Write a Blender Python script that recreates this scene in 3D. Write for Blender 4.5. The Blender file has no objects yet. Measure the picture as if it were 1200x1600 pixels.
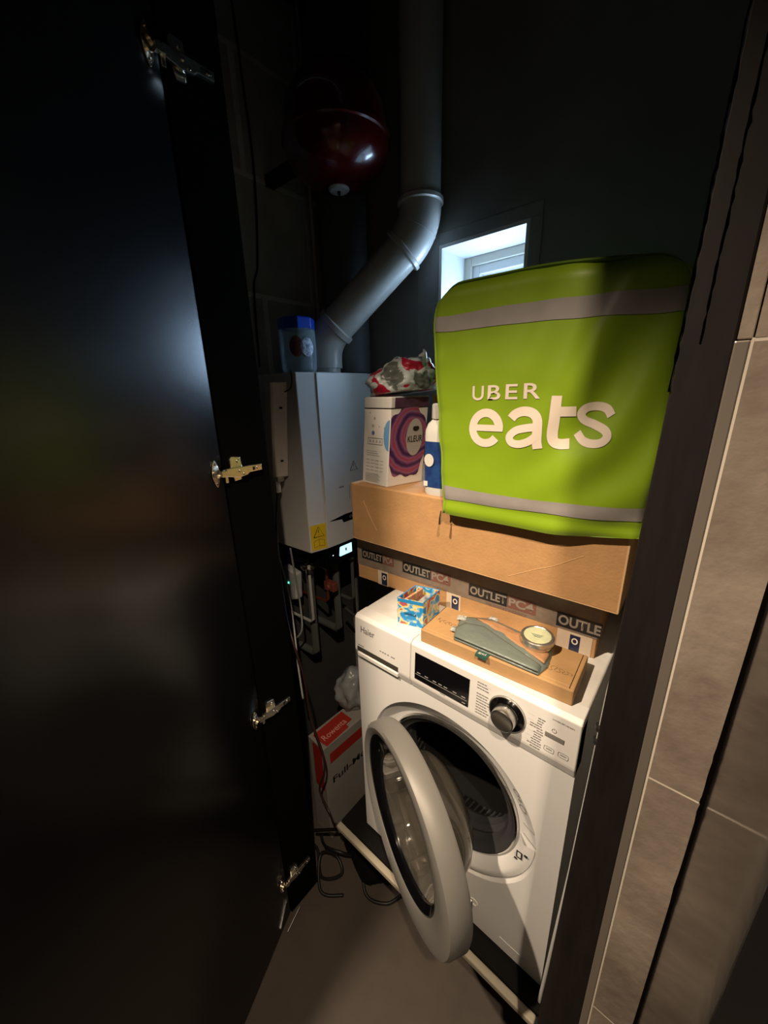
import bpy, bmesh, math, random
from mathutils import Vector, Matrix, noise
random.seed(7)
S = bpy.context.scene
COL = S.collection
R = math.radians
PI = math.pi
V = Vector

# ------------------------------------------------------------------ camera
cam_d = bpy.data.cameras.new('camera')
cam = bpy.data.objects.new('camera', cam_d); COL.objects.link(cam)
S.camera = cam
cam_d.sensor_fit = 'VERTICAL'; cam_d.sensor_height = 36.0
cam_d.lens = 598.0 / 1600 * 36.0
cam_d.clip_start = 0.01
yaw, pitch, roll = 0.71826, 0.30408, -0.0272
fw = V((-math.sin(yaw)*math.cos(pitch), math.cos(yaw)*math.cos(pitch), -math.sin(pitch)))
r0 = V((math.cos(yaw), math.sin(yaw), 0)); u0 = r0.cross(fw)
rr = r0*math.cos(roll) + u0*math.sin(roll); uu = rr.cross(fw)
m = Matrix((rr, uu, -fw)).transposed().to_4x4()
m.translation = V((0.6931, -0.6582, 1.4470))
cam.matrix_world = m

# ------------------------------------------------------------------ world, lights, exposure
w = bpy.data.worlds.new('world'); S.world = w; w.use_nodes = True
w.node_tree.nodes['Background'].inputs[0].default_value = (0.55, 0.75, 1.0, 1)
w.node_tree.nodes['Background'].inputs[1].default_value = 0.6
S.view_settings.view_transform = 'Standard'
S.view_settings.look = 'None'
S.view_settings.gamma = 1
S.view_settings.use_curve_mapping = False
S.view_settings.exposure = 0.0

LAMPS = [(V((0.028, -1.08, 2.50)), 225), (V((1.02, -0.98, 2.50)), 140)]   # two recessed ceiling spots of the hall
for P_, W_ in LAMPS:
    ld = bpy.data.lights.new('hall_downlight', 'SPOT')
    ld.energy = W_; ld.color = (1.0, 0.80, 0.58)
    ld.spot_size = R(113 if P_.x < 0.5 else 125); ld.spot_blend = 0.5; ld.shadow_soft_size = 0.02
    lo = bpy.data.objects.new('hall_downlight', ld); COL.objects.link(lo)
    lo.location = P_
# daylight arriving at the small window
wd = bpy.data.lights.new('window_daylight', 'AREA')
wd.energy = 5.2; wd.color = (0.47, 0.69, 1.0); wd.shape = 'RECTANGLE'; wd.size = 0.24; wd.size_y = 0.30
wo = bpy.data.objects.new('window_daylight', wd); COL.objects.link(wo)
wo.location = (-0.06, 1.06, 1.76); wo.rotation_euler = (R(90), 0, R(180))
wo.rotation_euler = (R(-90), 0, 0)

# ------------------------------------------------------------------ materials
def mat(name, col, rough=0.5, metal=0.0, spec=0.5, var=0.0, scale=20.0, bump=0.0, bscale=None, col2=None,
        emit=None, estr=0.0, trans=0.0, alpha=1.0, coat=0.0, ior=1.45, stretch=(1, 1, 1)):
    M = bpy.data.materials.new(name); M.use_nodes = True
    nt = M.node_tree; b = nt.nodes['Principled BSDF']
    b.inputs['Base Color'].default_value = (*col, 1)
    b.inputs['Roughness'].default_value = rough
    b.inputs['Metallic'].default_value = metal
    b.inputs['Specular IOR Level'].default_value = spec
    b.inputs['IOR'].default_value = ior
    b.inputs['Coat Weight'].default_value = coat
    b.inputs['Transmission Weight'].default_value = trans
    b.inputs['Alpha'].default_value = alpha
    if emit:
        b.inputs['Emission Color'].default_value = (*emit, 1); b.inputs['Emission Strength'].default_value = estr
    tc = nt.nodes.new('ShaderNodeTexCoord'); mp = nt.nodes.new('ShaderNodeMapping')
    mp.inputs['Scale'].default_value = stretch
    nt.links.new(tc.outputs['Object'], mp.inputs['Vector'])
    if var > 0 or col2:
        n = nt.nodes.new('ShaderNodeTexNoise'); n.inputs['Scale'].default_value = scale
        n.inputs['Detail'].default_value = 5; n.inputs['Roughness'].default_value = 0.6
        nt.links.new(mp.outputs[0], n.inputs['Vector'])
        c2 = col2 if col2 else tuple(min(1, c*(1-var)) for c in col)
        c1 = col if col2 else tuple(min(1, c*(1+var)) for c in col)
        cr = nt.nodes.new('ShaderNodeValToRGB')
        cr.color_ramp.elements[0].position = 0.32; cr.color_ramp.elements[1].position = 0.68
        cr.color_ramp.elements[0].color = (*c2, 1); cr.color_ramp.elements[1].color = (*c1, 1)
        nt.links.new(n.outputs['Fac'], cr.inputs['Fac']); nt.links.new(cr.outputs['Color'], b.inputs['Base Color'])
    if bump > 0:
        n2 = nt.nodes.new('ShaderNodeTexNoise'); n2.inputs['Scale'].default_value = bscale or scale
        n2.inputs['Detail'].default_value = 4
        nt.links.new(mp.outputs[0], n2.inputs['Vector'])
        bp = nt.nodes.new('ShaderNodeBump'); bp.inputs['Strength'].default_value = bump; bp.inputs['Distance'].default_value = 0.01
        nt.links.new(n2.outputs['Fac'], bp.inputs['Height']); nt.links.new(bp.outputs['Normal'], b.inputs['Normal'])
    return M

m_card = mat('cardboard', (0.46, 0.255, 0.11), 0.75, var=0.10, scale=14, bump=0.12, bscale=160)
m_card2 = mat('mailer_cardboard', (0.47, 0.275, 0.12), 0.7, var=0.07, scale=20, bump=0.08, bscale=160)
m_cardedge = mat('cardboard_crease', (0.60, 0.38, 0.20), 0.8)
m_carddark = mat('cardboard_slit', (0.05, 0.028, 0.014), 0.9)
m_white = mat('white_enamel', (0.78, 0.77, 0.76), 0.32, var=0.02, scale=6)
m_whitep = mat('white_plastic', (0.76, 0.74, 0.72), 0.4, var=0.02, scale=10)
m_greyp = mat('grey_print', (0.16, 0.15, 0.15), 0.6)
m_pale = mat('pale_print', (0.45, 0.44, 0.44), 0.6)
m_lid = mat('dusty_white_lid', (0.80, 0.78, 0.74), 0.5, col2=(0.60, 0.57, 0.53), scale=9)
m_black = mat('black_gloss_plastic', (0.004, 0.004, 0.005), 0.12)
m_blackm = mat('black_plastic', (0.012, 0.012, 0.012), 0.5)
m_rubber = mat('grey_rubber', (0.045, 0.045, 0.048), 0.42)
m_silver = mat('silver_plastic', (0.21, 0.20, 0.185), 0.48, metal=0.2, var=0.03, scale=4)
m_chrome = mat('chrome', (0.65, 0.64, 0.62), 0.14, metal=1.0)
m_knob = mat('brushed_knob', (0.55, 0.54, 0.52), 0.28, metal=1.0)
m_drum = mat('drum_steel', (0.045, 0.045, 0.045), 0.4, metal=0.8)
m_nickel = mat('nickel', (0.70, 0.65, 0.55), 0.27, metal=1.0, var=0.08, scale=60)
m_glass = mat('door_glass', (0.36, 0.33, 0.28), 0.03, trans=0.9, ior=1.5)
m_leaf = mat('black_laminate', (0.004, 0.004, 0.0045), 0.25, spec=0.5, var=0.1, scale=8)
m_leaf2 = mat('black_gloss_laminate', (0.0045, 0.0045, 0.005), 0.10, spec=0.5, bump=0.015, bscale=25)
m_jamb = mat('black_jamb', (0.003, 0.003, 0.0026), 0.85, spec=0.03)
m_post = mat('black_post', (0.011, 0.008, 0.008), 0.6, spec=0.3, var=0.25, scale=70, stretch=(1, 1, 0.15))
m_wallg = mat('dark_grey_paint', (0.26, 0.26, 0.245), 0.8, var=0.12, scale=3.5, bump=0.25, bscale=14)
m_plaster = mat('patchy_plaster', (0.36, 0.37, 0.355), 0.85, col2=(0.26, 0.265, 0.255), scale=7, bump=0.3, bscale=20)
m_ceil = mat('dark_ceiling', (0.03, 0.03, 0.03), 0.9)
m_hall = mat('hall_wall', (0.06, 0.052, 0.045), 0.8, var=0.1, scale=3)
m_floor = mat('brown_floor', (0.085, 0.064, 0.05), 0.6, col2=(0.06, 0.046, 0.036), scale=5)
m_tile = mat('brown_stone_tile', (0.33, 0.27, 0.22), 0.5, col2=(0.17, 0.135, 0.11), scale=9, bump=0.12, bscale=60)
m_grout = mat('pale_grout', (0.62, 0.55, 0.47), 0.8)
m_trim = mat('metal_tile_trim', (0.40, 0.35, 0.30), 0.35, metal=0.7)
m_pipe = mat('flue_enamel', (0.52, 0.52, 0.49), 0.28, var=0.04, scale=4)
m_duct = mat('dark_duct', (0.09, 0.094, 0.094), 0.6, var=0.1, scale=5)
m_red = mat('red_enamel', (0.055, 0.001, 0.001), 0.22, coat=0.4)
m_boiler = mat('boiler_white', (0.62, 0.60, 0.57), 0.42, var=0.02, scale=5)
m_boilers = mat('boiler_side', (0.40, 0.42, 0.43), 0.5, var=0.03, scale=5)
m_yellow = mat('yellow_sticker', (0.75, 0.50, 0.02), 0.5)
m_ink = mat('black_ink', (0.01, 0.01, 0.01), 0.6)
m_redink = mat('red_ink', (0.42, 0.06, 0.035), 0.6)
m_lcd = mat('lcd', (0.4, 0.8, 0.9), 0.3, emit=(0.45, 0.88, 1.0), estr=1.5)
m_led = mat('green_led', (0.1, 0.8, 0.5), 0.3, emit=(0.1, 0.9, 0.5), estr=2.5)
m_wled = mat('white_led', (0.8, 0.8, 0.8), 0.3, emit=(0.7, 0.9, 1), estr=1.5)
m_copper = mat('copper_pipe', (0.45, 0.12, 0.07), 0.35, metal=0.8)
m_wood = mat('pale_wood', (0.42, 0.37, 0.28), 0.6, var=0.15, scale=12, stretch=(0.2, 3, 3))
m_tarp = mat('black_sheet', (0.006, 0.0055, 0.0055), 0.7, spec=0.15, bump=0.3, bscale=15)
m_cable = mat('black_cable', (0.010, 0.009, 0.009), 0.45)
m_wcable = mat('white_cable', (0.45, 0.44, 0.42), 0.5)
m_reveal = mat('window_white', (0.66, 0.67, 0.66), 0.45, var=0.02, scale=6)
m_tape = mat('printed_tape', (0.20, 0.155, 0.12), 0.32, var=0.12, scale=30, bump=0.15, bscale=50)
m_tapec = mat('cream_tape', (0.62, 0.50, 0.38), 0.35, var=0.08, scale=30)
m_tapeblk = mat('tape_black_print', (0.018, 0.018, 0.02), 0.3)
m_tapered = mat('tape_red_print', (0.17, 0.075, 0.055), 0.35)
m_tapeltr = mat('tape_letters', (0.24, 0.205, 0.17), 0.35)
m_navy = mat('tape_navy_print', (0.02, 0.025, 0.06), 0.35)
m_poly = mat('grey_poly_mailer', (0.155, 0.185, 0.165), 0.33, var=0.06, scale=10, bump=0.35, bscale=28)
m_kraft = mat('brown_kraft', (0.40, 0.21, 0.10), 0.6, var=0.1, scale=20)
m_tin = mat('aluminium_tin', (0.62, 0.60, 0.55), 0.25, metal=0.9)
m_tinlbl = mat('pale_green_label', (0.50, 0.52, 0.33), 0.45, var=0.1, scale=60)
m_dkgreen = mat('dark_green_tag', (0.03, 0.10, 0.08), 0.5)
m_blue = mat('blue_lid', (0.004, 0.05, 0.42), 0.35)
m_bluep = mat('blue_print', (0.02, 0.24, 0.55), 0.45)
m_pet = mat('clear_plastic', (0.66, 0.84, 0.92), 0.08, trans=0.78, ior=1.15)
m_petbrown = mat('brown_print', (0.20, 0.06, 0.03), 0.4, col2=(0.02, 0.02, 0.05), scale=50)
m_petwhite = mat('pale_print_label', (0.6, 0.68, 0.75), 0.4, col2=(0.05, 0.07, 0.2), scale=90)
m_bottle = mat('white_bottle', (0.70, 0.68, 0.64), 0.35)
m_navylbl = mat('navy_label', (0.015, 0.03, 0.14), 0.35, col2=(0.02, 0.07, 0.22), scale=40)
m_orange = mat('orange_brown_carton', (0.42, 0.20, 0.07), 0.5, col2=(0.60, 0.45, 0.32), scale=30)
m_bagwhite = mat('white_plastic_bag', (0.36, 0.37, 0.36), 0.35, var=0.1, scale=10, bump=0.4, bscale=18)
m_pinkred = mat('box_red', (0.30, 0.022, 0.014), 0.45)
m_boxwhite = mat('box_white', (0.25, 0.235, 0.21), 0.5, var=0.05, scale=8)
m_letter = mat('cream_lettering', (0.80, 0.68, 0.58), 0.5)
m_reflect = mat('grey_reflective_tape', (0.30, 0.275, 0.265), 0.38, var=0.05, scale=30)

def concrete():
    M = mat('concrete_block_wall', (0.50, 0.515, 0.505), 0.85, col2=(0.34, 0.35, 0.345), scale=5, bump=0.3, bscale=12)
    return M
m_conc = concrete()
m_mortar = mat('mortar_seam', (0.62, 0.64, 0.63), 0.9, var=0.1, scale=20)

def green_fabric():
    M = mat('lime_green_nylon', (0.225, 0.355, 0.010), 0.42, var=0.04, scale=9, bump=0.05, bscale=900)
    b = M.node_tree.nodes['Principled BSDF']
    b.inputs['Sheen Weight'].default_value = 0.1
    return M
m_green = green_fabric()
m_dgreen = mat('green_edge_tape', (0.10, 0.19, 0.006), 0.6)

def swirl_mat():
    M = mat('tin_swirl', (0.3, 0.05, 0.2), 0.3)
    nt = M.node_tree; b = nt.nodes['Principled BSDF']
    tc = nt.nodes.new('ShaderNodeTexCoord'); wv = nt.nodes.new('ShaderNodeTexWave')
    wv.wave_type = 'RINGS'; wv.inputs['Scale'].default_value = 11; wv.inputs['Distortion'].default_value = 4
    wv.inputs['Detail'].default_value = 3
    mp = nt.nodes.new('ShaderNodeMapping'); mp.inputs['Location'].default_value = (-0.035, -0.225, -1.33)
    wv.rings_direction = 'SPHERICAL'
    nt.links.new(tc.outputs['Object'], mp.inputs['Vector']); nt.links.new(mp.outputs[0], wv.inputs['Vector'])
    cr = nt.nodes.new('ShaderNodeValToRGB')
    e = cr.color_ramp.elements
    e[0].color = (0.05, 0.02, 0.08, 1); e[1].color = (0.34, 0.05, 0.10, 1)
    a = e.new(0.35); a.color = (0.18, 0.05, 0.16, 1); a = e.new(0.7); a.color = (0.26, 0.13, 0.24, 1)
    nt.links.new(wv.outputs['Fac'], cr.inputs['Fac']); nt.links.new(cr.outputs['Color'], b.inputs['Base Color'])
    return M
m_swirl = swirl_mat()

def multi_mat(name, cols, scale, rough=0.4, dist=0.0, lo_=0.38, hi_=0.64):
    M = mat(name, cols[0], rough)
    nt = M.node_tree; b = nt.nodes['Principled BSDF']
    tc = nt.nodes.new('ShaderNodeTexCoord'); n = nt.nodes.new('ShaderNodeTexNoise')
    n.inputs['Scale'].default_value = scale; n.inputs['Detail'].default_value = 2; n.inputs['Distortion'].default_value = dist
    nt.links.new(tc.outputs['Object'], n.inputs['Vector'])
    cr = nt.nodes.new('ShaderNodeValToRGB'); cr.color_ramp.interpolation = 'CONSTANT'
    e = cr.color_ramp.elements
    k = len(cols); e[0].color = (*cols[0], 1); e[0].position = 0.0
    e[1].color = (*cols[-1], 1); e[1].position = lo_ + (hi_-lo_)*(k-1)/k
    for i in range(1, k-1):
        x = e.new(lo_ + (hi_-lo_)*i/k); x.color = (*cols[i], 1)
    nt.links.new(n.outputs['Fac'], cr.inputs['Fac']); nt.links.new(cr.outputs['Color'], b.inputs['Base Color'])
    return M
m_grocery = multi_mat('printed_carrier_bag', [(0.09, 0.10, 0.09), (0.30, 0.33, 0.32), (0.42, 0.46, 0.46), (0.42, 0.46, 0.46), (0.34, 0.01, 0.03)], 13, 0.35, 0.5, 0.42, 0.625)
m_holiday = multi_mat('holiday_print', [(0.02, 0.26, 0.60), (0.20, 0.45, 0.66), (0.72, 0.66, 0.40), (0.70, 0.52, 0.10), (0.45, 0.10, 0.14)], 30, 0.4, 1.0)

# ------------------------------------------------------------------ helpers
def bm_new(): return bmesh.new()

def add_box(bm, x0, x1, y0, y1, z0, z1):
    vs = [bm.verts.new((x, y, z)) for x in (x0, x1) for y in (y0, y1) for z in (z0, z1)]
    for f in ((0,1,3,2),(4,6,7,5),(0,4,5,1),(2,3,7,6),(0,2,6,4),(1,5,7,3)):
        bm.faces.new([vs[i] for i in f])

def add_hex(bm, b, t):
    """b, t: lists of points (bottom, top), same length"""
    vb = [bm.verts.new(p) for p in b]; vt = [bm.verts.new(p) for p in t]; n = len(b)
    bm.faces.new(vb[::-1]); bm.faces.new(vt)
    for i in range(n):
        bm.faces.new((vb[i], vb[(i+1) % n], vt[(i+1) % n], vt[i]))

def add_prism(bm, pts, o, a, b, n, h):
    """polygon pts (u,v) on frame origin o, axes a,b, extruded along n by h"""
    o, a, b, n = V(o), V(a), V(b), V(n)
    p0 = [o + a*u + b*v for u, v in pts]; p1 = [p + n*h for p in p0]
    add_hex(bm, p0, p1)

def add_tube(bm, pts, r, seg=12, cap=True, radii=None):
    pts = [V(p) for p in pts]; rings = []
    n = len(pts); up = None
    for i, p in enumerate(pts):
        t = (pts[min(i+1, n-1)] - pts[max(i-1, 0)]).normalized()
        if up is None:
            up = V((0, 0, 1)) if abs(t.z) < 0.9 else V((1, 0, 0))
        a = t.cross(up)
        if a.length < 1e-5: a = t.orthogonal()
        a.normalize(); b = a.cross(t).normalized(); up = b
        rad = radii[i] if radii else r
        rings.append([bm.verts.new(p + (a*math.cos(q*2*PI/seg) + b*math.sin(q*2*PI/seg))*rad) for q in range(seg)])
    for i in range(n-1):
        for q in range(seg):
            bm.faces.new((rings[i][q], rings[i][(q+1) % seg], rings[i+1][(q+1) % seg], rings[i+1][q]))
    if cap:
        bm.faces.new(rings[0][::-1]); bm.faces.new(rings[-1])

def add_lathe(bm, prof, M=Matrix.Identity(4), seg=48, close=False):
    """profile (r, h): revolved round the local Z of M"""
    rings = []
    for r, h in prof:
        if r < 1e-6: rings.append([bm.verts.new(M @ V((0, 0, h)))])
        else: rings.append([bm.verts.new(M @ V((r*math.cos(2*PI*q/seg), r*math.sin(2*PI*q/seg), h))) for q in range(seg)])
    k = len(rings); rng = range(k if close else k-1)
    for i in rng:
        A, B = rings[i], rings[(i+1) % k]
        for q in range(seg):
            q2 = (q+1) % seg
            if len(A) == 1 and len(B) == 1: continue
            if len(A) == 1: bm.faces.new((A[0], B[q2], B[q]))
            elif len(B) == 1: bm.faces.new((A[q], A[q2], B[0]))
            else: bm.faces.new((A[q], A[q2], B[q2], B[q]))

def smoothpath(pts, k=8):
    pts = [V(p) for p in pts]; out = []
    for i in range(len(pts)-1):
        p0, p1, p2, p3 = pts[max(i-1, 0)], pts[i], pts[i+1], pts[min(i+2, len(pts)-1)]
        for j in range(k):
            t = j/k
            out.append(0.5*((2*p1) + (p2-p0)*t + (2*p0-5*p1+4*p2-p3)*t*t + (3*p1-p0-3*p2+p3)*t**3))
    out.append(pts[-1]); return out

def _obj(name, bm, material, parent=None, smooth=False, bevel=0.0, seg=2, local=False):
    bmesh.ops.recalc_face_normals(bm, faces=bm.faces[:])
    me = bpy.data.meshes.new(name); bm.to_mesh(me); bm.free()
    mats = material if isinstance(material, (list, tuple)) else [material]
    for mm in mats: me.materials.append(mm)
    if smooth:
        me.polygons.foreach_set('use_smooth', [True]*len(me.polygons))
        if smooth != 'all':
            me.set_sharp_from_angle(angle=R(38))
    o = bpy.data.objects.new(name, me); COL.objects.link(o)
    if bevel > 0:
        b = o.modifiers.new('bevel', 'BEVEL'); b.width = bevel; b.segments = seg; b.limit_method = 'ANGLE'; b.angle_limit = R(40)
        b.harden_normals = False
    if parent:
        o.parent = parent
        if not local:
            o.matrix_parent_inverse = world_m(parent).inverted()
    return o

SPLIT = {'screw': .003, 'red_logo_block': .01, 'black_logo_block': .01, 'tape_lettering': .012, 'programme_print': .03, 'pen_scribble': .03,
         'fine_print': .012, 'drawer_marks': .02, 'bezel_sticker': .02, 'edge_crease': 0, 'crease': .02, 'lid_gap': .02, 'address_label': .012, 'red_band': .02,
         'touch_buttons': .004, 'pointer_lines': .03, 'embossed_marks': .02, 'display_marks': .05, 'elbow_collar': .02, 'lid_fold': .02, 'lock_symbol': .02, 'slot': .02}
def obj(name, bm, material, parent=None, **k):
    g = SPLIT.get(name)
    if g is None: return _obj(name, bm, material, parent, **k)
    bm.verts.ensure_lookup_table(); bm.verts.index_update(); seen = {}; isl = []
    for v in bm.verts:
        if v.index in seen: continue
        st = [v]; seen[v.index] = len(isl); mem = []
        while st:
            a = st.pop(); mem.append(a)
            for e in a.link_edges:
                o = e.other_vert(a)
                if o.index not in seen: seen[o.index] = len(isl); st.append(o)
        isl.append([[min(m.co[c] for m in mem) for c in range(3)], [max(m.co[c] for m in mem) for c in range(3)]])
    par = list(range(len(isl)))
    def find(i):
        while par[i] != i: i = par[i]
        return i
    for i in range(len(isl)):
        for j in range(i):
            if all(isl[i][0][c]-g <= isl[j][1][c] and isl[j][0][c]-g <= isl[i][1][c] for c in range(3)): par[find(i)] = find(j)
    groups = sorted({find(i) for i in range(len(isl))})
    if len(groups) < 2: return _obj(name, bm, material, parent, **k)
    first = None
    for gr in groups:
        c = bm.copy(); c.verts.ensure_lookup_table()
        bmesh.ops.delete(c, geom=[v for v in c.verts if find(seen[v.index]) != gr], context='VERTS')
        o = _obj(name, c, material, parent, **k); first = first or o
    bm.free(); return first
WM = {}
def world_m(o): return WM.get(o.name, Matrix.Identity(4))

def thing(name, label, cat, loc=(0, 0, 0), group=None):
    o = bpy.data.objects.new(name, None); COL.objects.link(o)
    o.empty_display_size = 0.05
    o.location = loc; WM[o.name] = Matrix.Translation(loc)
    o['label'] = label; o['category'] = cat
    if group: o['group'] = group
    return o

def tag(o, label, cat, group=None):
    o['label'] = label; o['category'] = cat
    if group: o['group'] = group
    return o

def struct(name, bm, mm, parent=None, **k):
    o = obj(name, bm, mm, parent, **k)
    if parent is None: o['kind'] = 'structure'
    return o

def text_bm(s, offset=0.0, res=4, space=1.0, cuts=0):
    cu = bpy.data.curves.new('t', 'FONT'); cu.body = s; cu.size = 1; cu.offset = offset; cu.resolution_u = res
    cu.space_character = space
    ob = bpy.data.objects.new('t', cu); COL.objects.link(ob)
    dg = bpy.context.evaluated_depsgraph_get(); dg.update()
    me = bpy.data.meshes.new_from_object(ob.evaluated_get(dg))
    bm = bmesh.new(); bm.from_mesh(me)
    bpy.data.objects.remove(ob); bpy.data.curves.remove(cu); bpy.data.meshes.remove(me)
    xs = [v.co.x for v in bm.verts]; ys = [v.co.y for v in bm.verts]
    x0, x1, y0, y1 = min(xs), max(xs), min(ys), max(ys)
    for v in bm.verts:
        v.co.x = (v.co.x-x0)/(x1-x0); v.co.y = (v.co.y-y0)/(y1-y0); v.co.z = 0
    return bm

def text_on(s, o, u, v, w, h, material, parent=None, name='lettering', offset=0.0, lift=0.0006, shear=0.0, label=None, into=None):
    """letters fill the w x h box at o along directions u and v"""
    u = V(u).normalized(); v = V(v).normalized(); n = u.cross(v)
    bm = text_bm(s, offset)
    for q in bm.verts:
        a, b = q.co.x, q.co.y
        q.co = V(o) + u*(a*w + shear*b*h) + v*(b*h) + n*lift
    if into is not None:
        me = bpy.data.meshes.new('x'); bm.to_mesh(me); bm.free(); into.from_mesh(me); bpy.data.meshes.remove(me); return None
    t = obj(name, bm, material, parent)
    if label: t['label'] = label
    return t

def quad_on(bm, o, u, v, u0, u1, v0, v1, lift=0.0005, th=0.0004):
    """thin printed patch on a face"""
    u = V(u).normalized(); v = V(v).normalized(); n = u.cross(v); o = V(o) + n*lift
    add_prism(bm, [(u0, v0), (u1, v0), (u1, v1), (u0, v1)], o, u, v, n, th)

def ell_on(bm, o, u, v, cu, cv, ru, rv, lift=0.0005, th=0.0004, seg=32, clip=None):
    u = V(u).normalized(); v = V(v).normalized(); n = u.cross(v); o = V(o) + n*lift
    pts = [(cu+ru*math.cos(2*PI*i/seg), cv+rv*math.sin(2*PI*i/seg)) for i in range(seg)]
    if clip: pts = [(min(max(a, clip[0]), clip[1]), min(max(b, clip[2]), clip[3])) for a, b in pts]
    add_prism(bm, pts, o, u, v, n, th)

# ================================================================== THE ROOM
FL = -0.50          # floor level
YB = 0.76           # back (window) wall
XL = -0.82          # left (boiler) wall
YF = -0.195         # front plane of the opening
# floor
b = bm_new(); add_box(b, -2.2, 1.6, -2.4, 0.90, FL-0.05, FL); struct('floor', b, m_floor)
# ceilings: closet and hall
b = bm_new(); add_box(b, -1.0, 1.1, -0.06, 0.90, 2.85, 2.9); struct('ceiling', b, m_ceil)
b = bm_new()
# hall ceiling with the two holes for the downlights
xs = [-2.2]
for P_, W_ in LAMPS: xs += [P_.x-0.05, P_.x+0.05]
xs.append(1.6)
for i in range(0, 6, 2): add_box(b, xs[i], xs[i+1], -2.4, YF, 2.48, 2.53)
for P_, W_ in LAMPS:
    add_box(b, P_.x-0.05, P_.x+0.05, -2.4, P_.y-0.05, 2.48, 2.53); add_box(b, P_.x-0.05, P_.x+0.05, P_.y+0.05, YF, 2.48, 2.53)
struct('ceiling', b, m_hall)
# back wall with the window opening
WX0, WX1, WZ0, WZ1 = -0.22, 0.101, 1.42, 1.955
b = bm_new()
ow = 0.0125
add_box(b, -1.0, WX0-ow, YB, 0.90, FL, 2.85); add_box(b, WX1+ow, 1.1, YB, 0.90, FL, 2.85)
add_box(b, WX0-ow, WX1+ow, YB, 0.90, FL, WZ0-ow); add_box(b, WX0-ow, WX1+ow, YB, 0.90, WZ1+ow, 2.85)
bmesh.ops.remove_doubles(b, verts=b.verts[:], dist=1e-5)
struct('wall_back', b, m_wallg)
# plastered band framing the window
b = bm_new(); fr = 0.052
add_box(b, WX0-0.0125, WX1+fr, YB-0.003, YB, WZ1+0.0125, WZ1+fr); add_box(b, WX1+0.0125, WX1+fr, YB-0.003, YB, WZ0, WZ1+0.0125)
add_box(b, WX0-0.11, WX0-0.0125, YB-0.003, YB, WZ0-0.2, WZ1+fr)
struct('trim_1', b, m_plaster, bevel=0.0015)
# left wall of concrete blocks
b = bm_new(); add_box(b, -1.0, XL, -0.12, YB, 0.78, 2.85); struct('wall_left', b, m_conc)
b = bm_new(); add_box(b, -1.0, XL, -0.12, YB, FL, 0.78); struct('wall_left', b, mat('baked_shade_wall', (0.035, 0.036, 0.036), 0.8, var=0.15, scale=6, bump=0.2, bscale=12))  # lower wall: shade below the boiler put into a darker base colour
b = bm_new()
for z in (1.03, 1.41, 1.83, 2.235, 2.60):
    add_box(b, XL, XL+0.004, -0.05, YB, z-0.009, z+0.009)
for z0, z1, ys in ((1.83, 2.235, (0.62,)), (2.235, 2.60, (0.33,)), (1.41, 1.83, (0.36,)), (2.6, 2.85, (0.62,)), (1.03, 1.41, (0.62, 0.1))):
    for y in ys: add_box(b, XL, XL+0.006, y-0.012, y+0.012, z0, z1)
struct('trim_2', b, m_mortar, bevel=0.002)
# right wall of the closet
b = bm_new(); add_box(b, 0.70, 0.75, -0.06, YB, FL, 2.85); struct('wall_right', b, m_wallg)
# left jamb board + lintel + closure left of it
b = bm_new(); add_box(b, -0.275, -0.25, YF, -0.066, FL, 2.38)
struct('trim_3', b, m_jamb, bevel=0.001)
b = bm_new(); add_box(b, -1.0, -0.275, -0.12, -0.066, FL, 2.85); add_box(b, -2.2, -0.275, YF, -0.12, FL, 2.48)
struct('wall_front', b, m_jamb)
b = bm_new(); add_box(b, -0.275, 1.6, YF, -0.066, 2.27, 2.85); struct('trim_4', b, m_jamb)
# right post: stepped black post with ragged caulk lines
b = bm_new()
add_hex(b, [(0.618, YF+0.02, FL), (0.70, YF+0.02, FL), (0.70, -0.066, FL), (0.625, -0.066, FL)],
           [(0.671, YF+0.02, 2.38), (0.70, YF+0.02, 2.38), (0.70, -0.066, 2.38), (0.675, -0.066, 2.38)])
struct('trim_5', b, m_post, bevel=0.001)
b = bm_new()
add_hex(b, [(0.6145, YF, FL), (0.690, YF, FL), (0.690, YF+0.02, FL), (0.6165, YF+0.02, FL)],
           [(0.6675, YF, 2.38), (0.690, YF, 2.38), (0.690, YF+0.02, 2.38), (0.6695, YF+0.02, 2.38)])
struct('trim_6', b, m_post, bevel=0.002)
def ragged(name, x0, x1, z0, z1, y, r, mm):
    b = bm_new(); n = int((z1-z0)/0.006)
    pts = []; rad = []
    for i in range(n+1):
        t = i/n
        pts.append((x0+(x1-x0)*t + random.uniform(-.0004, .0004), y + random.uniform(-.0006, .0006), z0+(z1-z0)*t))
        rad.append(r*random.uniform(0.55, 1.35))
    add_tube(b, pts, r, 6, radii=rad); struct(name, b, mm, smooth=True)
m_caulk = mat('black_caulk', (0.001, 0.001, 0.001), 0.9, spec=0.0)
ragged('trim_7', 0.6500, 0.6598, 1.44, 1.98, YF, 0.0010, m_caulk)
ragged('trim_8', 0.6660, 0.6735, 1.48, 1.98, YF, 0.0010, m_caulk)
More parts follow.
